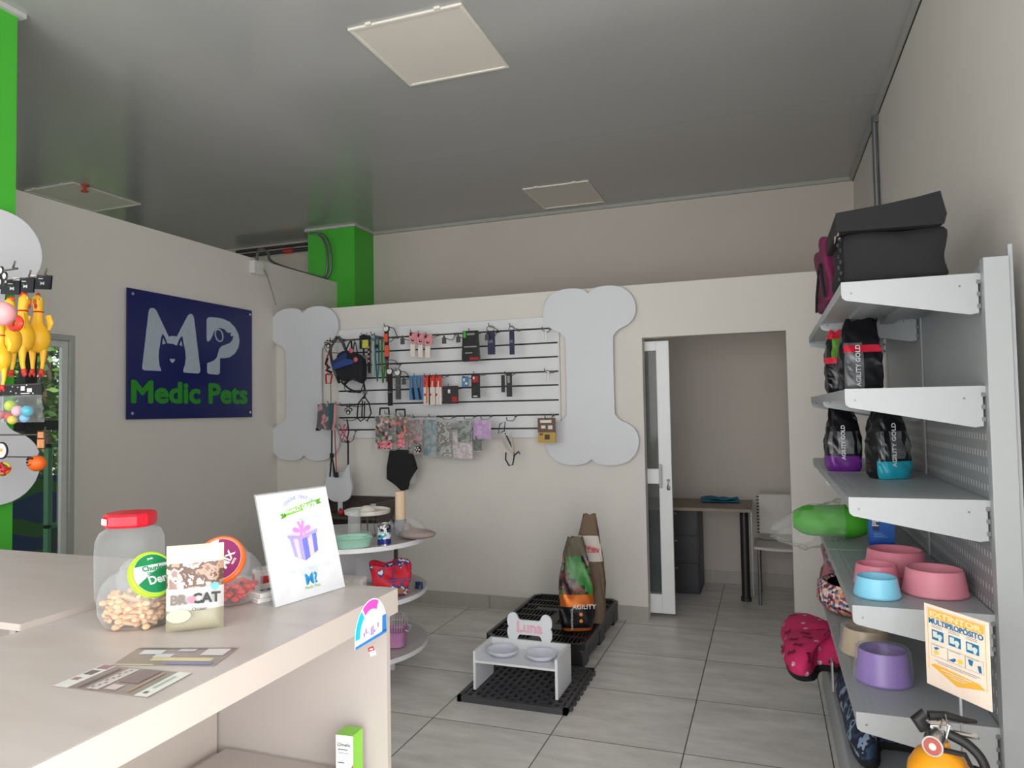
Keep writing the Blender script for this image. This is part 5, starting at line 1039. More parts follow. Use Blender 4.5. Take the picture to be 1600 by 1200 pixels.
box_item('collar', 'dark teal patterned collar between the pale and the green ones', 'collar', 586, 524, 593, 596, [('strap', TEAL, [('l', [(.2, .0), (.1, .5), (.5, 1), (.9, .6), (.8, .02)], .007)]), ('buckle', DARK, [(.1, .2, .9, .28, .012)])])
box_item('collar', 'green collar hanging beside the orange card collar', 'collar', 596, 530, 603, 598, [('strap', GRS, [('l', [(.2, 0), (.1, .4), (.3, 1), (.9, .6), (.9, .1)], .008)]), ('buckle', GREYM, [(.2, .62, .8, .68, .014)])])
def tagcollar(lb, x0, y0, x1, y1, band, tagm, extra): return box_item('collar', lb, 'collar', x0, y0, x1, y1, [('strap', band, [(.2, .16, .82, 1, .012)]), ('round_tag', WC, [('c', .5, .09, .022, .014)]), ('tag_ring', DARK, [('c', .5, .09, .026, .0135)]), ('print', tagm, extra)])
tagcollar('black collar with an orange printed card and round tag, top of the slat wall', 600, 509, 609, 560, DARK, ORS, [(.15, .25, .8, .5, .014), (.25, .6, .9, .95, .014)])
tagcollar('black collar with round white tag in the middle of the slat wall', 605, 575, 615, 634, DARK, GREYM, [(.2, .62, .8, .66, .018)])
tagcollar('dark grey collar with round white tag right of the black one', 617, 578, 628, 624, GC, GREYM, [(.15, .5, .85, .54, .018)])
box_item('collar', 'dark red thin collar hanging below the orange card collar', 'collar', 603, 560, 608, 597, [('strap', M('dark_red_strap', (92, 24, 34), .7), [(.2, 0, .8, 1, .008)]), ('buckle', GREYM, [(.1, .1, .9, .18, .012)])])
for i, (x, y) in enumerate(((629, 527), (694, 526), (716, 524), (761, 521), (631, 590))):
    box_item('price_tag', ('small dark price tag holder %s') % ('left of the pink bone packs', 'right of the pink bone packs', 'left of the black pouch', 'hanging between the two navy packs', 'right of the grey collar')[i], 'price tag', x - 3, y, x + 3, y + 11, [('holder', GC, [(0, .15, 1, 1, .004)]), ('clip', HKM, [(.3, -.1, .7, .2, .006)])], Y=4.86)
for i, (x0, x1) in enumerate(((640, 651), (652, 663), (663, 675))):
    box_item('chew_pack', ('white bone chew on a pink card, %s of the three together') % ('left', 'middle', 'right')[i], 'treat', x0, 519 + 2 * i, x1, 559 + i, [('card', PNK, [(0, 0, 1.05, .42, .004)]), ('print', DARK, [('c', .5, .3, .013, .006), (.1, .02, .35, .14, .006)]), ('print_dot', WC, [('c', .55, .28, .006, .008)]), ('chew', BONEW, [('e', .3, .5, .012, .012, .012), ('e', .65, .5, .012, .012, .012), (.18, .5, .8, .92, .010), ('e', .3, .93, .012, .012, .012), ('e', .65, .93, .012, .012, .012)])], group='bone chews on pink cards')
box_item('grooming_tool_pack', 'blue blister pack with two grooming tools', 'packet', 640, 587, 662, 625, [('card', CBL, [(0, 0, 1, 1, .003)]), ('tool', DARK, [('l', [(.25, .5), (.35, .98)], .009, .01), ('l', [(.65, .5), (.8, .98)], .009, .01)]), ('blade', CHROME, [('l', [(.2, .1), (.25, .5)], .007, .01), ('l', [(.55, .05), (.45, .2), (.62, .5)], .007, .01), ('l', [(.8, .08), (.72, .5)], .006, .01)])])
for i, (x0, x1) in enumerate(((662, 672), (670, 681), (680, 690))):
    box_item('toothbrush_pack', ('red and white toothbrush pack, %s of the row of three') % ('left', 'middle', 'right')[i], 'packet', x0, 587, x1, 632, [('card', RC, [(0, 0, 1, .4, .003)]), ('card_lower', M('pack_cream', (226, 212, 202), .5), [(0, .4, 1, 1, .003)]), ('brush', (M('brush_orange', (232, 120, 60), .4), WC, WC)[i], [('l', [(.6, .2), (.5, .95)], .006, .01)]), ('print', REDS, [('c', .35, .25, .008, .006), (.1, .62, .5, .7, .006)])], group='red toothbrush packs')
box_item('black_treat_pouch', 'black treat pouch with a green corner at the top of the slat wall', 'pouch', 722, 517, 750, 565, [('pouch', M('pouch_black', (30, 28, 30), .3), [('p', [(.08, 0), (.92, 0), (1, .9), (.9, 1), (.1, 1), (0, .9)], .012)]), ('green_corner', GREEN, [(.12, .02, .25, .22, .014)]), ('print', M('print_grey', (140, 140, 140), .5), [(.15, .5, .85, .54, .014), (.3, .08, .75, .14, .014), (.2, .7, .6, .74, .014)]), ('red_print', REDS, [(.45, .86, .95, .95, .014)])])
for i, (x0, x1, lb) in enumerate(((760, 774, 'dark navy looped toy, left of two near the top of the slat wall'), (795, 804, 'dark navy looped toy, right of two near the top of the slat wall'))):
    box_item('navy_toy', lb, 'toy', x0, 509, x1, 554, [('loop', HKM, [('l', [(.5 + .45 * math.cos(a), .1 + .1 * math.sin(a)) for a in [k * .63 for k in range(11)]], .003)]), ('body', M('dark_navy', (36, 38, 66), .6), [(.2, .18, .95, 1, .012)]), ('print', M('navy_print', (96, 100, 140), .5), [(.3, .5, .8, .6, .014)])])
for i, (x, y, lb) in enumerate(((851, 515, 'clear hook with white tag at the top right of the slat wall'), (855, 580, 'clear hook with white tag below the upper right one'))):
    box_item('price_tag', lb, 'price tag', x - 3, y, x + 3, y + 15, [('holder', WC, [(0, 0, .35, 1, .004), (.65, 0, 1, 1, .004), (.2, .0, .8, .2, .006)]), ('clip', HKM, [(.3, -.1, .7, 0, .006)])], Y=4.92)
box_item('packet_card', 'black and red pack hanging in the middle row right of the toothbrushes', 'packet', 737, 584, 750, 622, [('card', DARK, [(0, 0, 1, 1, .004)]), ('red_print', REDS, [(.15, .1, .85, .35, .006)]), ('white_print', WC, [(.2, .12, .4, .22, .008), (.2, .9, .7, .95, .006)])])
box_item('packet_card', 'black pack printed with a dark dog above the clear clothing bags', 'packet', 692, 603, 716, 631, [('card', M('pack_dark', (44, 38, 44), .5), [(0, 0, 1, 1, .004)]), ('print', REDS, [(.6, .6, .95, .9, .006)]), ('white_print', WC, [(.35, .2, .5, .4, .006)])])
box_item('packet_card', 'slim black item hanging in the middle row towards the right', 'packet', 784, 584, 800, 620, [('card', DARK, [(.0, .05, .3, .8, .01), (.5, .0, 1, 1, .008)]), ('print', M('print_grey', (140, 140, 140), .5), [(.6, .1, .85, .4, .01)])])
box_item('packet_card', 'slim blue and white pack left of the black and red one', 'packet', 722, 588, 732, 604, [('card', CBL, [(0, 0, 1, 1, .004)]), ('print', WC, [(.2, .2, .5, .5, .006), (.5, .6, .9, .8, .006)])])
# clothing bags along the lower edge
FLOR = PATTERN('floral', [(36, 40, 46), (44, 46, 54), (200, 80, 100), (60, 70, 66), (150, 160, 90), (36, 38, 44), (210, 190, 190)], 42); FLR2 = PATTERN('floral_orange', [(46, 48, 54), (226, 90, 50), (52, 54, 60), (216, 150, 140), (44, 46, 50)], 38)
CLO = [('floral_bag', 'black floral clothing bag with handle hanging on the lower slat wall', 586, 647, 619, 692, FLOR, True), ('floral_bag', 'narrow orange floral clothing bag next to the larger floral one', 618, 649, 637, 690, FLR2, True),
       ('clothing_pack', 'clear bag with grey patterned pet clothes right of the floral bags', 637, 652, 661, 708, PATTERN('cl1', [(120, 116, 108), (150, 146, 140), (96, 90, 90), (196, 120, 124), (170, 166, 160)], 22, 'noise'), False), ('clothing_pack', 'clear bag with teal pet clothes in the middle of the lower row', 661, 652, 683, 712, PATTERN('cl2', [(130, 146, 144), (70, 120, 136), (140, 150, 150), (170, 172, 170)], 20, 'noise'), False),
       ('clothing_pack', 'clear bag with brown and white pet clothes right of the teal one', 683, 655, 706, 712, PATTERN('cl3', [(150, 150, 140), (176, 172, 164), (92, 84, 80), (200, 190, 186)], 26, 'noise'), False), ('clothing_pack', 'clear bag with pale pink crocheted pet clothes hanging lowest', 706, 672, 739, 716, PATTERN('cl4', [(206, 190, 194), (222, 208, 212), (190, 170, 176)], 70), False),
       ('clothing_pack', 'clear bag with dark green patterned clothes behind the lilac pack', 715, 655, 738, 690, PATTERN('cl5', [(120, 128, 118), (80, 92, 84), (150, 156, 150), (110, 112, 104)], 26, 'noise'), False), ('clothing_pack', 'lilac pet clothing pack at the right of the clear bags', 739, 655, 768, 685, PATTERN('cl6', [(196, 150, 206), (210, 168, 218), (184, 136, 196)], 34), False), ('clothing_pack', 'small dark clothing pack under the lilac pack', 740, 686, 753, 704, PATTERN('cl7', [(120, 120, 112), (64, 68, 64), (140, 150, 150)], 40, 'noise'), False)]
for k, (nm, lb, x0, y0, x1, y1, mt, hd) in enumerate(CLO):
    Y = 4.87 + .012 * (k % 3); a = PY((x0 + x1) / 2, y1, Y); w_ = abs(PY(x1, y1, Y).x - PY(x0, y1, Y).x); h_ = PY(x0, y0, Y).z - PY(x0, y1, Y).z
    t = thing(nm, lb, 'packet', a, group='pet clothing packs on the lower slat wall')
    mb = pillow(MB(), w_ * .94, h_ * .93, .035, base=1, nu=8, nv=10, wr=.004, pinch=.3, seed=k); obj('clothing', mb, mt, t, smooth=60)
    mb = MB(); mb.box((-w_ / 2, -.001, -.06 if hd else -.01), (w_ / 2, .001, h_ * .3)); pillow(mb, w_, h_ + .012, .045, base=1, nu=8, nv=10, wr=.006, pinch=.3, seed=k + 5); obj('clear_bag', mb, BAGF, t, smooth=60)
    if hd: mb = MB(); mb.sweep([(-.05 if w_ > .1 else -.03, 0, h_ - .01), (-.045 if w_ > .1 else -.028, 0, h_ + .045), (.03, 0, h_ + .045), (.035, 0, h_ - .01)], .008, 6); obj('handle', mb, DARK, t); mb = pillow(MB(), w_ * .7, .07, .03, base=1, nu=8, nv=8, seed=k); mb.v = [v + Vector((0, -.012, -.045)) for v in mb.v]; obj('floral_hem', mb, PATTERN('hem', [(214, 90, 110), (230, 150, 160), (60, 50, 56), (222, 110, 126)], 60), t)
    hook(a.x, a.z + h_ - .004, hl(lb))
t = thing('black_cloth', 'black cloth garment hanging below the clear clothing bags', 'clothing', (wx(628, 768)[0], 4.9, wx(628, 768)[1])); mb = MB(); P = [(wx(x, y)[0] - t.location.x, wx(x, y)[1] - t.location.z) for x, y in ((611, 702), (640, 704), (646, 714), (651, 732), (640, 750), (636, 765), (629, 767), (620, 758), (606, 748), (606, 730))]
mb.prism(P, -.02, .02); obj('cloth', mb, BF, t, bevel=.012); hook(t.location.x, wx(628, 704)[1], 'wire hook carrying the black cloth garment')
mb = MB(); mb.box((.03, .01, .06), (.11, .012, .27)); obj('clear_sleeve', mb, BAGF, t)
box_item('fluffy_dot_toy', 'small black toy with white dots in front of the clear bags', 'toy', 647, 696, 660, 709, [('body', DARK, [('e', .5, .5, .026, .024, .02)]), ('dot', WC, [('c', u, v, .006, .022, .016) for u, v in ((.3, .3), (.6, .25), (.75, .5), (.45, .5), (.25, .7), (.6, .8))])], Y=4.84)
# muzzle / harness with beads
box_item('beaded_harness', 'cream and black harness with a row of white beads', 'harness', 778, 655, 812, 729, [('webbing', M('cream_webbing', (186, 176, 164), .7), [('l', [(.05, .3), (.4, .6), (.7, .75), (.65, .4)], .009), ('l', [(.6, .35), (.72, .7)], .010)]), ('strap', DARK, [('l', [(.3, .25), (.5, .45), (.68, .62), (.74, .78), (.66, .96), (.5, .98), (.34, .85), (.36, .7)], .006), ('l', [(.3, .25), (.02, .3), (.1, .1), (.35, .05), (.3, .25)], .004), ('l', [(.7, .78), (.95, .68), (1.0, .74)], .006)]), ('bead', WC, [('e', .32 + .09 * i, .28 + .05 * math.sin(i), .008, .008, .008) for i in range(6)])])
box_item('snack_box', 'brown and yellow snack pack hanging over the right bone board', 'packet', 841, 653, 868, 692, [('card', M('pack_brown', (96, 70, 58), .5), [(0, 0, 1, .58, .01)]), ('card_lower', M('pack_yellow', (186, 152, 70), .5), [(0, .58, 1, 1, .01)]), ('print', M('print_dark_brown', (60, 44, 30), .5), [(.4, .66, .68, .86, .012), (.1, .62, .3, .68, .012)]), ('pale_print', BONEW, [(.15, .08, .8, .2, .012), (.2, .3, .45, .42, .012), (.6, .3, .85, .45, .012)])])
# left cluster
box_item('patterned_harness', 'grey harness with pink bone pattern hanging on the left bone board', 'harness', 496, 630, 524, 672, [('vest', PATTERN('vest_grey', [(92, 92, 94), (104, 104, 106), (92, 92, 94), (176, 140, 148)], 34), [('p', [(.1, .05), (.35, 0), (.7, .08), (.95, .0), (1, .9), (.6, 1), (.3, .95), (0, 1), (.08, .5)], .02)]), ('pink_strap', PNK, [('l', [(.5, .45), (.35, .7), (.55, .95)], .007, .02), ('l', [(.3, .75), (.7, .6)], .006, .02)]), ('buckle', DARK, [(.0, .92, .15, 1.02, .024)])], Y=4.84)
box_item('leash', 'teal leash hanging in front of the grey patterned harness', 'leash', 514, 630, 526, 745, [('webbing', TEAL, [('l', [(.3, 0), (.4, .3), (.5, .36)], .012, .02), ('l', [(.6, .0), (.7, .3)], .008, .02), ('l', [(.5, .8), (.6, 1)], .006)]), ('clip', DARK, [('l', [(.4, .34), (.35, .7), (.1, 1)], .007), ('l', [(.35, .7), (.8, .98)], .007), (.2, .68, .6, .74, .012)])], Y=4.82)
box_item('leash', 'pink and black leash hanging with a long red cord', 'leash', 521, 632, 529, 746, [('webbing', PNK, [('l', [(.7, 0), (.5, .25), (.2, .35)], .010, .02)]), ('red_cord', REDS, [('l', [(.3, .35), (.55, .98)], .0045)]), ('clip', DARK, [(.3, .93, .9, 1.0, .01)])], Y=4.80)
box_item('string_harness', 'tangled pink and black string harness left of the floral bags', 'harness', 528, 655, 545, 692, [('pink_string', M('crimson_string', (190, 50, 84), .6), [('l', [(.1, .2), (.5, .6), (.9, .3), (.4, .9), (.1, .6), (.8, .75)], .004), ('l', [(.2, .8), (.7, .2), (.3, .4), (.9, .9)], .004)]), ('black_string', DARK, [('l', [(.85, 0), (1, .5), (.8, 1), (.6, .9)], .006)])], Y=4.86)
box_item('leash', 'thin dark purple cord hanging down behind the cat head board', 'leash', 542, 688, 546, 786, [('webbing', M('purple_cord', (56, 34, 66), .6), [(.3, 0, .8, 1, .004)]), ('clip', DARK, [(.1, 0, 1, .03, .008)])], Y=4.95)

# ================================================================ TOYS AT THE LEFT COLUMN
TX = 2.06
def tx_(px, py, Y=TX): p = PY(px, py, Y); return p
CHY = M('rubber_yellow', (248, 190, 40), .45, var=.05, scale=12); CHR = M('rubber_red', (206, 50, 40), .45)
def chicken(label, hx, hy, s, rz, Y):
    p = tx_(hx, hy, Y); H = .33 * s; t = thing('rubber_chicken', label, 'dog toy', (p.x, Y, p.z - H), (0, 0, rz), group='rubber chickens on the left hooks')
    mb = MB(); mb.sweep(spl([(-.004, 0, .10), (0, 0, .125), (.002, 0, .155), (0, 0, .19), (-.002, 0, .225), (0, 0, .25), (0, 0, .28), (0, -.004, .305), (0, -.004, .325), (0, 0, .334)], 3),
        [.018, .026, .033, .037, .041, .0425, .0435, .043, .041, .036, .030, .024, .0205, .019, .018, .0175, .017, .017, .017, .018, .019, .0195, .0195, .018, .015, .011, .007, .003][:28] + [.002] * 0, 18)
    mb.v = [v * s for v in mb.v]; obj('body', mb, CHY, t, smooth=70)
    for k in (-1, 1):
        mb = MB(); mb.sweep([(k * .016, 0, .15), (k * .02, 0, .1), (k * .019, 0, .055), (k * .017, -.004, .03)], [.02, .013, .008, .0065], 10); mb.v = [v * s for v in mb.v]; obj('leg', mb, CHY, t, smooth=70)
        mb = MB(); mb.ell((k * .017, -.006, .02), (.009, .009, .014), n=10, k=6); mb.ell((k * .017 - .008, -.008, .008), (.004, .006, .01), n=8, k=5); mb.ell((k * .017 + .008, -.008, .008), (.004, .006, .01), n=8, k=5); mb.v = [v * s for v in mb.v]; obj('foot', mb, CHR, t)
        mb = MB(); mb.sweep([(k * .036, .002, .25), (k * .046, 0, .22), (k * .04, 0, .19)], [.012, .014, .005], 10, flat=.5); mb.v = [v * s for v in mb.v]; obj('wing', mb, CHY, t, smooth=70)
    mb = MB(); mb.lathe([(.0185, .262), (.0215, .265), (.0185, .268)], n=18); mb.v = [v * s for v in mb.v]; obj('collar', mb, CHR, t)
    mb = MB(); mb.ell((-.003, -.019, .304), (.008, .012, .013), n=10, k=6); mb.v = [v * s for v in mb.v]; obj('beak', mb, M('rubber_orange', (226, 120, 40), .45), t)
    mb = MB(); [mb.ell((0, q, .333 + .003 * (i == 1)), (.004, .006, .009), n=8, k=5) for i, q in enumerate((-.01, 0, .009))]; mb.ell((0, -.022, .286), (.006, .005, .01), n=8, k=5); mb.v = [v * s for v in mb.v]; obj('comb', mb, CHR, t)
    for k in (-1, 1):
        mb = MB(); mb.ell((k * .012, -.013, .317), (.006, .005, .006), n=10, k=6); mb.v = [v * s for v in mb.v]; g = obj('eye', mb, PAPER, t); mb = MB(); mb.ell((k * .0135, -.0175, .317), (.0022, .0015, .0025), n=8, k=5); mb.v = [v * s for v in mb.v]; obj('pupil', mb, DARK, g)
    return t
c1 = chicken('yellow rubber chicken hanging rightmost of the chickens', 60, 463, 1.0, .5, 2.06)
c2 = chicken('yellow rubber chicken hanging second from the right, turned away', 36, 461, .98, 2.6, 1.98)
c3 = chicken('yellow rubber chicken behind the pink toy with its head turned sideways', 17, 468, .88, -1.2, 1.86)
c4 = chicken('yellow rubber chicken hanging lowest at the left picture edge', 1, 503, .74, .3, 1.72)
CARD = M('card_navy_black', (18, 22, 34), .45)
def card(label, x0, y0, x1, y1, Y, rz=0, txt='pets'):
    a = tx_((x0 + x1) / 2, (y0 + y1) / 2, Y); w_ = tx_(x1, y0, Y).x - tx_(x0, y0, Y).x; h_ = tx_(x0, y0, Y).z - tx_(x0, y1, Y).z
    t = thing('header_card', label, 'card', (a.x, Y, a.z - h_ / 2), (0, math.radians(6), rz), group='dark header cards over the toys')
    mb = MB(); mb.box((-w_ / 2, -.001, 0), (w_ / 2, 0, h_)); mb.box((-w_ / 2, .004, .002), (w_ / 2, .005, h_)); mb.box((-w_ / 2, -.001, h_ - .001), (w_ / 2, .005, h_)); obj('card', mb, CARD, t)
    mb = MB(); mb.prism([(y * .5 - .0 + .012, x + h_ * .42) for x, y in bone(.013, .045)], -.0016, -.001); mb.box((-.012, -.0016, h_ * .72), (.014, -.001, h_ * .78)); obj('print', mb, WC, t, smooth=0)
    mb = MB(); mb.box((-.012, -.0018, h_ * .5), (.004, -.001, h_ * .58)); obj('green_print', mb, GRS, t); mb = MB(); mb.box((-w_ / 2, -.0016, h_ * .8), (-w_ / 2 + w_ * .3, -.001, h_ * .99)); mb.box((-w_ / 2 - .001, -.002, 0), (-w_ / 2 + .003, .004, h_)); obj('white_edge', mb, WC, t)
    return t
card('dark header card with a white bone above the rightmost rubber chicken', 46, 430, 79, 452, 2.06, .0)
card('dark header card above the second rubber chicken from the right', 20, 434, 52, 457, 1.98, .0)
card('dark header card at the left edge behind the paw card', 0, 438, 30, 460, 1.86, .0)
def sidehook(px, py, lb, Y, L=.30):
    p = tx_(px, py, Y); mb = MB(p); x0 = max(-3.186, p.x - L) if Y > 1.8 else -3.186
    x0 = -3.155 if Y > 1.82 else -3.186
    mb.sweep(spl([(x0, Y, p.z), (p.x - .02, Y, p.z), (p.x, Y, p.z + .006), (p.x + .012, Y, p.z + .03)], 4), .0032, 6); mb.box((x0 - .001, Y - .015, p.z - .01), (x0 + .003, Y + .015, p.z + .01))
    return obj('display_hook', mb, HKM, label=lb, cat='hook', group='long wire hooks at the left column')
sidehook(70, 431, 'long wire hook carrying the rightmost rubber chicken card', 2.06); sidehook(45, 434, 'long wire hook carrying the second rubber chicken card', 1.98); sidehook(20, 421, 'long wire hook carrying the paw card at the left edge', 1.80)
sidehook(68, 679, 'long wire hook carrying the small orange treat pack', 2.06); sidehook(60, 714, 'long wire hook behind the orange ball toy', 2.1); sidehook(60, 600, 'long wire hook carrying the bag of coloured balls', 2.0)
# straps from cards to chickens (clear film)
def pawL(label, px, py, r, Y):
    p = tx_(px, py, Y); t = thing('paw_card', label, 'card', (p.x, Y, p.z)); mb = MB(); mb.ell((0, 0, -.012), (r * .8, .004, r * .7)); [mb.ell((a * r, 0, b * r), (r * .36, .004, r * .42)) for a, b in ((-.8, .2), (-.3, .75), (.35, .75), (.85, .2))]; obj('card', mb, DARK, t)
    mb = MB(); [mb.ell((a * r, -.004, b * r), (r * .22, .002, r * .28)) for a, b in ((-.8, .2), (-.3, .75), (.35, .75), (.85, .2))]; mb.ell((0, -.004, -.012), (r * .45, .002, r * .38)); obj('print', mb, WC, t)
pawL('large black paw card with white pads at the upper left edge', -2, 436, .04, 1.80)
t = tx_(4, 490, 1.66); t = thing('pink_pig_toy', 'round pink squeaky toy in front of the rubber chickens', 'dog toy', t); mb = MB(); mb.ell((0, 0, 0), (.042, .038, .041), n=20, k=12); obj('body', mb, M('toy_pink', (242, 170, 172), .5, bump=.2), t)
mb = MB(); mb.ell((-.016, -.034, -.015), (.018, .012, .013)); obj('snout', mb, M('toy_peach', (246, 176, 130), .5), t); mb = MB(); mb.ell((.010, -.036, -.004), (.004, .003, .002)); obj('eye', mb, DARK, t)
p = tx_(24, 505, 1.78); t = thing('red_ring_toy', 'small translucent red ring toy hanging before the yellow chickens', 'dog toy', p); mb = MB(); n_ = 28
mb.grid(lambda u, v: ((.02 + .011 * math.cos(6.283 * v)) * math.cos(6.283 * u) * 1.25, .011 * math.sin(6.283 * v), (.02 + .011 * math.cos(6.283 * v)) * math.sin(6.283 * u)), 24, 10); obj('ring', mb, M('ring_red', (232, 66, 44), .3), t, smooth=70)
# bag of balls
Y = 2.0; a = tx_(33, 660, Y); t = thing('ball_bag', 'clear bag of coloured balls with a black header card', 'toy pack', a, group=None); w_ = tx_(64, 660, Y).x - tx_(2, 660, Y).x; h_ = tx_(33, 600, Y).z - a.z
mb = MB(); mb.box((-w_ / 2 - .01, -.002, h_ * .70), (w_ / 2 + .004, .002, h_)); g = obj('header', mb, DARK, t); mb = MB(); mb.box((.0, -.003, h_ * .82), (.022, -.002, h_ * .94)); mb.box((.035, -.003, h_ * .78), (.062, -.002, h_ * .88)); mb.box((-.0, -.003, h_ * .74), (.05, -.002, h_ * .76)); [mb.box((x, -.003, z * h_), (x + .005, -.002, z * h_ + .005)) for x, z in ((-.06, .8), (-.05, .92), (-.03, .75), (-.02, .9), (.066, .73), (.03, .95))]; obj('print', mb, WC, g)
for i, (x, y, c, nm) in enumerate(((16, 634, (190, 214, 40), 'yellow green ball'), (32, 642, (238, 190, 204), 'pale pink ball'), (52, 642, (96, 186, 206), 'light blue ball'), (15, 651, (212, 50, 60), 'red ball'), (43, 653, (120, 180, 226), 'blue ball'), (1, 630, (90, 150, 220), 'blue ball'), (1, 648, (222, 44, 60), 'red ball'), (24, 656, (232, 206, 60), 'yellow ball'))):
    q = tx_(x, y, Y); mb = MB(); mb.ell((q.x - a.x, .0 - .012 * (i % 3), q.z - a.z), .0215 if i < 3 else .018, n=16, k=10); obj('ball', mb, M('ball%d' % i, c, .4, var=.15, scale=30), t, label=nm, smooth=70)
mb = pillow(MB(), w_, h_ * .72, .08, base=1, nu=10, nv=12, wr=.006, pinch=.15); obj('clear_bag', mb, FILM('bag_thin', (225, 228, 228), .07, .1, .5, 30), t, smooth=60)
p = tx_(65, 702, 2.06); t = thing('treat_pack', 'small orange treat pack hanging at the tip of the lower left hook', 'packet', p); mb = MB(); mb.box((-.022, -.004, 0), (.022, .004, .075)); obj('pouch', mb, M('pack_brown_dark', (64, 40, 30), .5), t, bevel=.004); mb = MB(); mb.box((-.019, -.005, .006), (.019, -.004, .04)); mb.box((-.016, -.005, .046), (.016, -.004, .07)); obj('print', mb, M('print_peach', (214, 146, 90), .5, var=.2, scale=120), t)
p = tx_(58, 724, 2.1); t = thing('orange_ball_toy', 'orange ball toy with a smiling face in front of the white bone board', 'dog toy', p); mb = MB(); mb.ell((0, 0, 0), (.037, .034, .033), n=20, k=12); obj('ball', mb, M('ball_orange', (244, 112, 36), .5), t, smooth=70)
mb = MB(); mb.sweep([(-.022, -.026, .016), (-.01, -.03, .024), (.012, -.028, .022)], .004, 6); mb.ell((-.012, -.033, .006), (.006, .004, .005)); mb.sweep([(-.014, -.034, -.004), (-.004, -.035, -.008), (.01, -.033, .0)], .0014, 5); obj('face', mb, RUB, t)
p = tx_(3, 704, 1.95); t = thing('round_tag', 'round white tag with a dark rim hanging at the left edge', 'tag', p); mb = MB(); mb.lathe([(.0, -.002), (.034, -.002), (.034, .002), (0, .002)], n=28, axis=Matrix.Rotation(R90, 3, 'X')); obj('rim', mb, CARD, t); mb = MB(); mb.lathe([(0, .002), (.028, .0025), (.028, .003), (0, .003)], n=28, axis=Matrix.Rotation(R90, 3, 'X')); obj('face', mb, WC, t); mb = MB(); mb.ell((.002, -.004, .002), (.007, .001, .007)); obj('print', mb, M('tag_orange', (236, 170, 70), .5), t)
p = tx_(4, 733, 2.0); t = thing('braided_ball', 'multicoloured braided ball toy below the round tag', 'dog toy', p); 
for i, c in enumerate(((212, 40, 50), (230, 210, 60), (60, 160, 70), (230, 110, 50), (190, 30, 60))):
    mb = MB(); ax_ = Matrix.Rotation(i * 1.25, 3, 'X') @ Matrix.Rotation(i * .9, 3, 'Y'); mb.sweep([ax_ @ Vector((.024 * math.cos(q * .3), .024 * math.sin(q * .3), 0)) for q in range(22)], .006, 6); obj('strand', mb, M('strand%d' % i, c, .5), t)

# ================================================================ OFFICE
DW = M('desk_wood', (128, 112, 100), .45, var=.12, scale=8)
t = thing('desk', 'brown topped office desk with a dark round leg in the back room', 'desk', (-.8, 5.8, 0)); o = t.location
mb = MB(o); mb.box((-1.5, 5.52, .725), (-.135, 6.09, .75)); obj('desktop', mb, DW, t, bevel=.002)
for x in (-.195, -1.43): mb = MB(o); mb.cyl((x, 5.84, 0), (x, 5.84, .725), .032, n=20); mb.cyl((x, 5.84, 0), (x, 5.84, .03), .04, n=20); obj('leg', mb, M('leg_dark', (44, 42, 42), .4), t)
mb = MB(o); mb.box((-.145, 5.8, .05), (-.135, 5.88, .725)); obj('side_plate', mb, GREYM, t)
t = thing('black_pedestal', 'black drawer pedestal under the desk in the back room', 'cabinet', (-.77, 6.05, 0)); o = t.location
mb = MB(o); mb.box((-1.0, 5.93, 0), (-.55, 6.33, .70)); obj('body', mb, M('pedestal_black', (28, 30, 36), .45), t, bevel=.003)
for z in (.04, .26, .48): mb = MB(o); mb.box((-.985, 5.92, z), (-.565, 5.93, z + .205)); g = obj('drawer', mb, M('pedestal_front', (34, 36, 42), .4), t); mb = MB(o); mb.box((-.84, 5.912, z + .16), (-.72, 5.92, z + .172)); obj('handle', mb, GREYM, g)
t = thing('folded_cloth', 'teal folded cloth lying on the desk in the back room', 'cloth', (-.38, 5.95, .7505), (0, 0, .1)); TLC = M('teal_cloth', (18, 110, 140), .7, var=.2, scale=20, bump=.3)
mb = MB(); mb.grid(lambda u, v: ((u - .5) * .29, (v - .5) * .22, .012 + .010 * math.sin(7 * u + 3 * v) * math.sin(5 * v) + .006 * (v > .5)), 14, 10); ob = obj('cloth', mb, TLC, t, solid=.006)
mb = MB(); mb.grid(lambda u, v: ((u - .5) * .2 + .02, (v - .5) * .12 - .03, .026 + .006 * math.sin(9 * u + 3 * v)), 10, 6); obj('upper_fold', mb, TLC, t, solid=.005)
t = thing('white_chair', 'white chair with laced back edge beside the desk in the back room', 'chair', (.08, 6.0, 0)); o = t.location; CW = M('chair_white', (206, 202, 196), .5, var=.02)
mb = MB(o); mb.box((-.095, 6.10, .475), (.30, 6.125, .80)); obj('backrest', mb, CW, t, bevel=.012)
mb = MB(o); mb.grid(lambda u, v: (-.125 + .42 * u, 5.7 + .40 * v, .435 - .012 * math.sin(math.pi * u)), 10, 6); obj('seat', mb, CW, t, solid=.016)
mb = MB(o)
for i in range(12): z = .49 + i * .026; mb.lathe([(.008, -.004), (.012, 0), (.008, .004)], (-.095, 6.105, z), 10)
obj('lacing', mb, RUB, t)
for x, y in ((-.09, 5.74), (.27, 5.74), (-.09, 6.12), (.27, 6.12)): obj('leg', MB(o).cyl((x, y, 0), (x, y, .44), .012, n=12), GREYM, t)

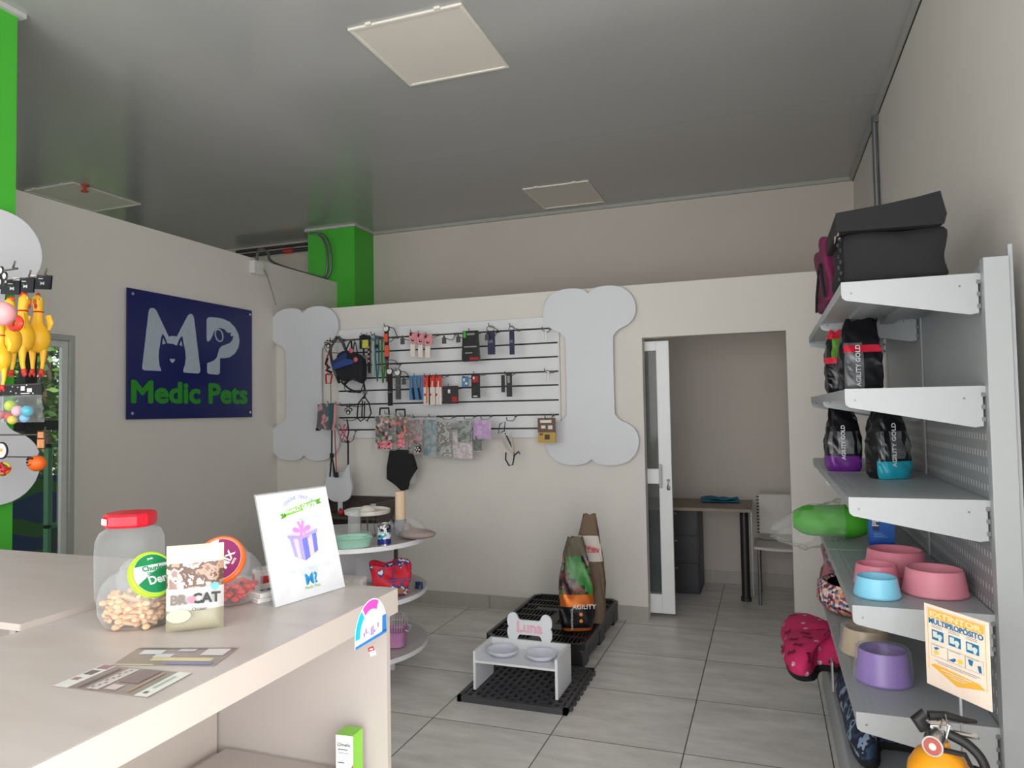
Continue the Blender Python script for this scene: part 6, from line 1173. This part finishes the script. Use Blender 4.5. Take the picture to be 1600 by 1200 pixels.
# ================================================================ BEYOND THE LEFT WINDOW
mb = MB((-9.5, 2.5, 0)); mb.box((-30, -20, -.12), (EX - .1, 25, -.06)); struct('ground', mb, M('pavement', (150, 148, 140), .8, var=.1, scale=2), smooth=0)
t = thing('green_rack', 'green framed wire cage rack seen through the left window', 'rack', (-5.5, 4.3, 0)); o = t.location; GF = M('rack_green', (70, 140, 96), .45)
ry0, ry1 = 4.125, 4.9
for y in (ry0, ry1 - .03): mb = MB(o); mb.box((-5.52, y, 0), (-5.47, y + .03, 1.3)); obj('upright', mb, GF, t)
for z in (0.02, .62, 1.27): mb = MB(o); mb.box((-5.52, ry0, z), (-5.47, ry1, z + .03)); obj('rail', mb, GF, t)
for i in range(16): y = ry0 + .05 + i * .045; obj('wire', MB(o).cyl((-5.49, y, .64), (-5.49, y, 1.28), .003, n=6), METALW, t)
mb = MB(o); mb.box((-5.5, ry0 + .03, .05), (-5.49, ry1 - .03, .62)); obj('lower_panel', mb, M('rack_dark', (50, 66, 62), .5), t)
t = thing('mural_panel', 'low blue and green wave patterned panel seen through the left window', 'panel', (-6.6, 4.5, 0)); o = t.location
mb = MB(o); mb.box((-6.63, 3.2, 0), (-6.6, 6.0, .95)); obj('panel', mb, M('mural_blue', (14, 58, 120), .5), t)
mb = MB(o)
for z0 in (.08, .42, .76):
    P = [(3.2 + i * .14, z0 + .05 * math.sin(i * 1.1 + z0 * 9)) for i in range(21)]; mb.T = Matrix(((0, 1, 0, 0), (1, 0, 0, 0), (0, 0, 1, 0), (0, 0, 0, 1))); mb.prism(P + [(y, z + .12 + .03 * math.sin(y * 7)) for y, z in P[::-1]], -6.6, -6.597); mb.T = None
obj('wave_band', mb, M('mural_green', (44, 120, 40), .5), t, smooth=0)
LEAF = PATTERN('leaf_mix', [(70, 110, 40), (96, 136, 48), (50, 84, 34), (130, 160, 70), (84, 120, 44)], 3, rough=.6)
def tree(x, y, label, seed, h=4.2, r=1.7):
    rnd = random.Random(seed); t = thing('leafy_tree', label, 'tree', (x, y, -.06), group='trees outside the left window')
    mb = MB(); mb.sweep([(0, 0, 0), (.05, .03, h * .4), (0, .1, h * .8)], [.14, .1, .04], 10); obj('trunk', mb, M('bark', (84, 70, 56), .9), t)
    mb = MB(); vs = []; fs = []
    for i in range(7500):
        a = rnd.uniform(0, 6.283); b = math.acos(rnd.uniform(-1, 1)); k = rnd.uniform(.72, 1.04) * (1 + .18 * math.sin(5 * a + 3 * b) + .12 * math.sin(9 * b))
        c = Vector((r * .8 * k * math.sin(b) * math.cos(a), r * k * math.sin(b) * math.sin(a), h * .52 + h * .5 * k * math.cos(b)))
        if c.z < .1: c.z = .1 + rnd.random() * .3
        d = Vector((rnd.gauss(0, 1), rnd.gauss(0, 1), rnd.gauss(0, .6))).normalized(); e = d.cross(Vector((rnd.gauss(0, 1), rnd.gauss(0, 1), rnd.gauss(0, 1)))).normalized(); s_ = rnd.uniform(.05, .1)
        n_ = len(vs); vs += [c - d * s_, c + e * s_ * .5, c + d * s_, c - e * s_ * .5]; fs.append((n_, n_ + 1, n_ + 2, n_ + 3))
    mb.add(vs, fs); obj('crown', mb, LEAF, t, smooth=0)
tree(-9.6, 7.1, 'leafy green tree outside behind the black mullion', 1); tree(-9.3, 4.6, 'leafy green tree outside at the left edge of the window', 2); tree(-11.2, 9.4, 'taller leafy tree farther away outside', 3, 5.2, 2.2); tree(-11.5, 6.0, 'taller leafy tree farther outside behind the nearer left tree', 4, 5.0, 2.2)
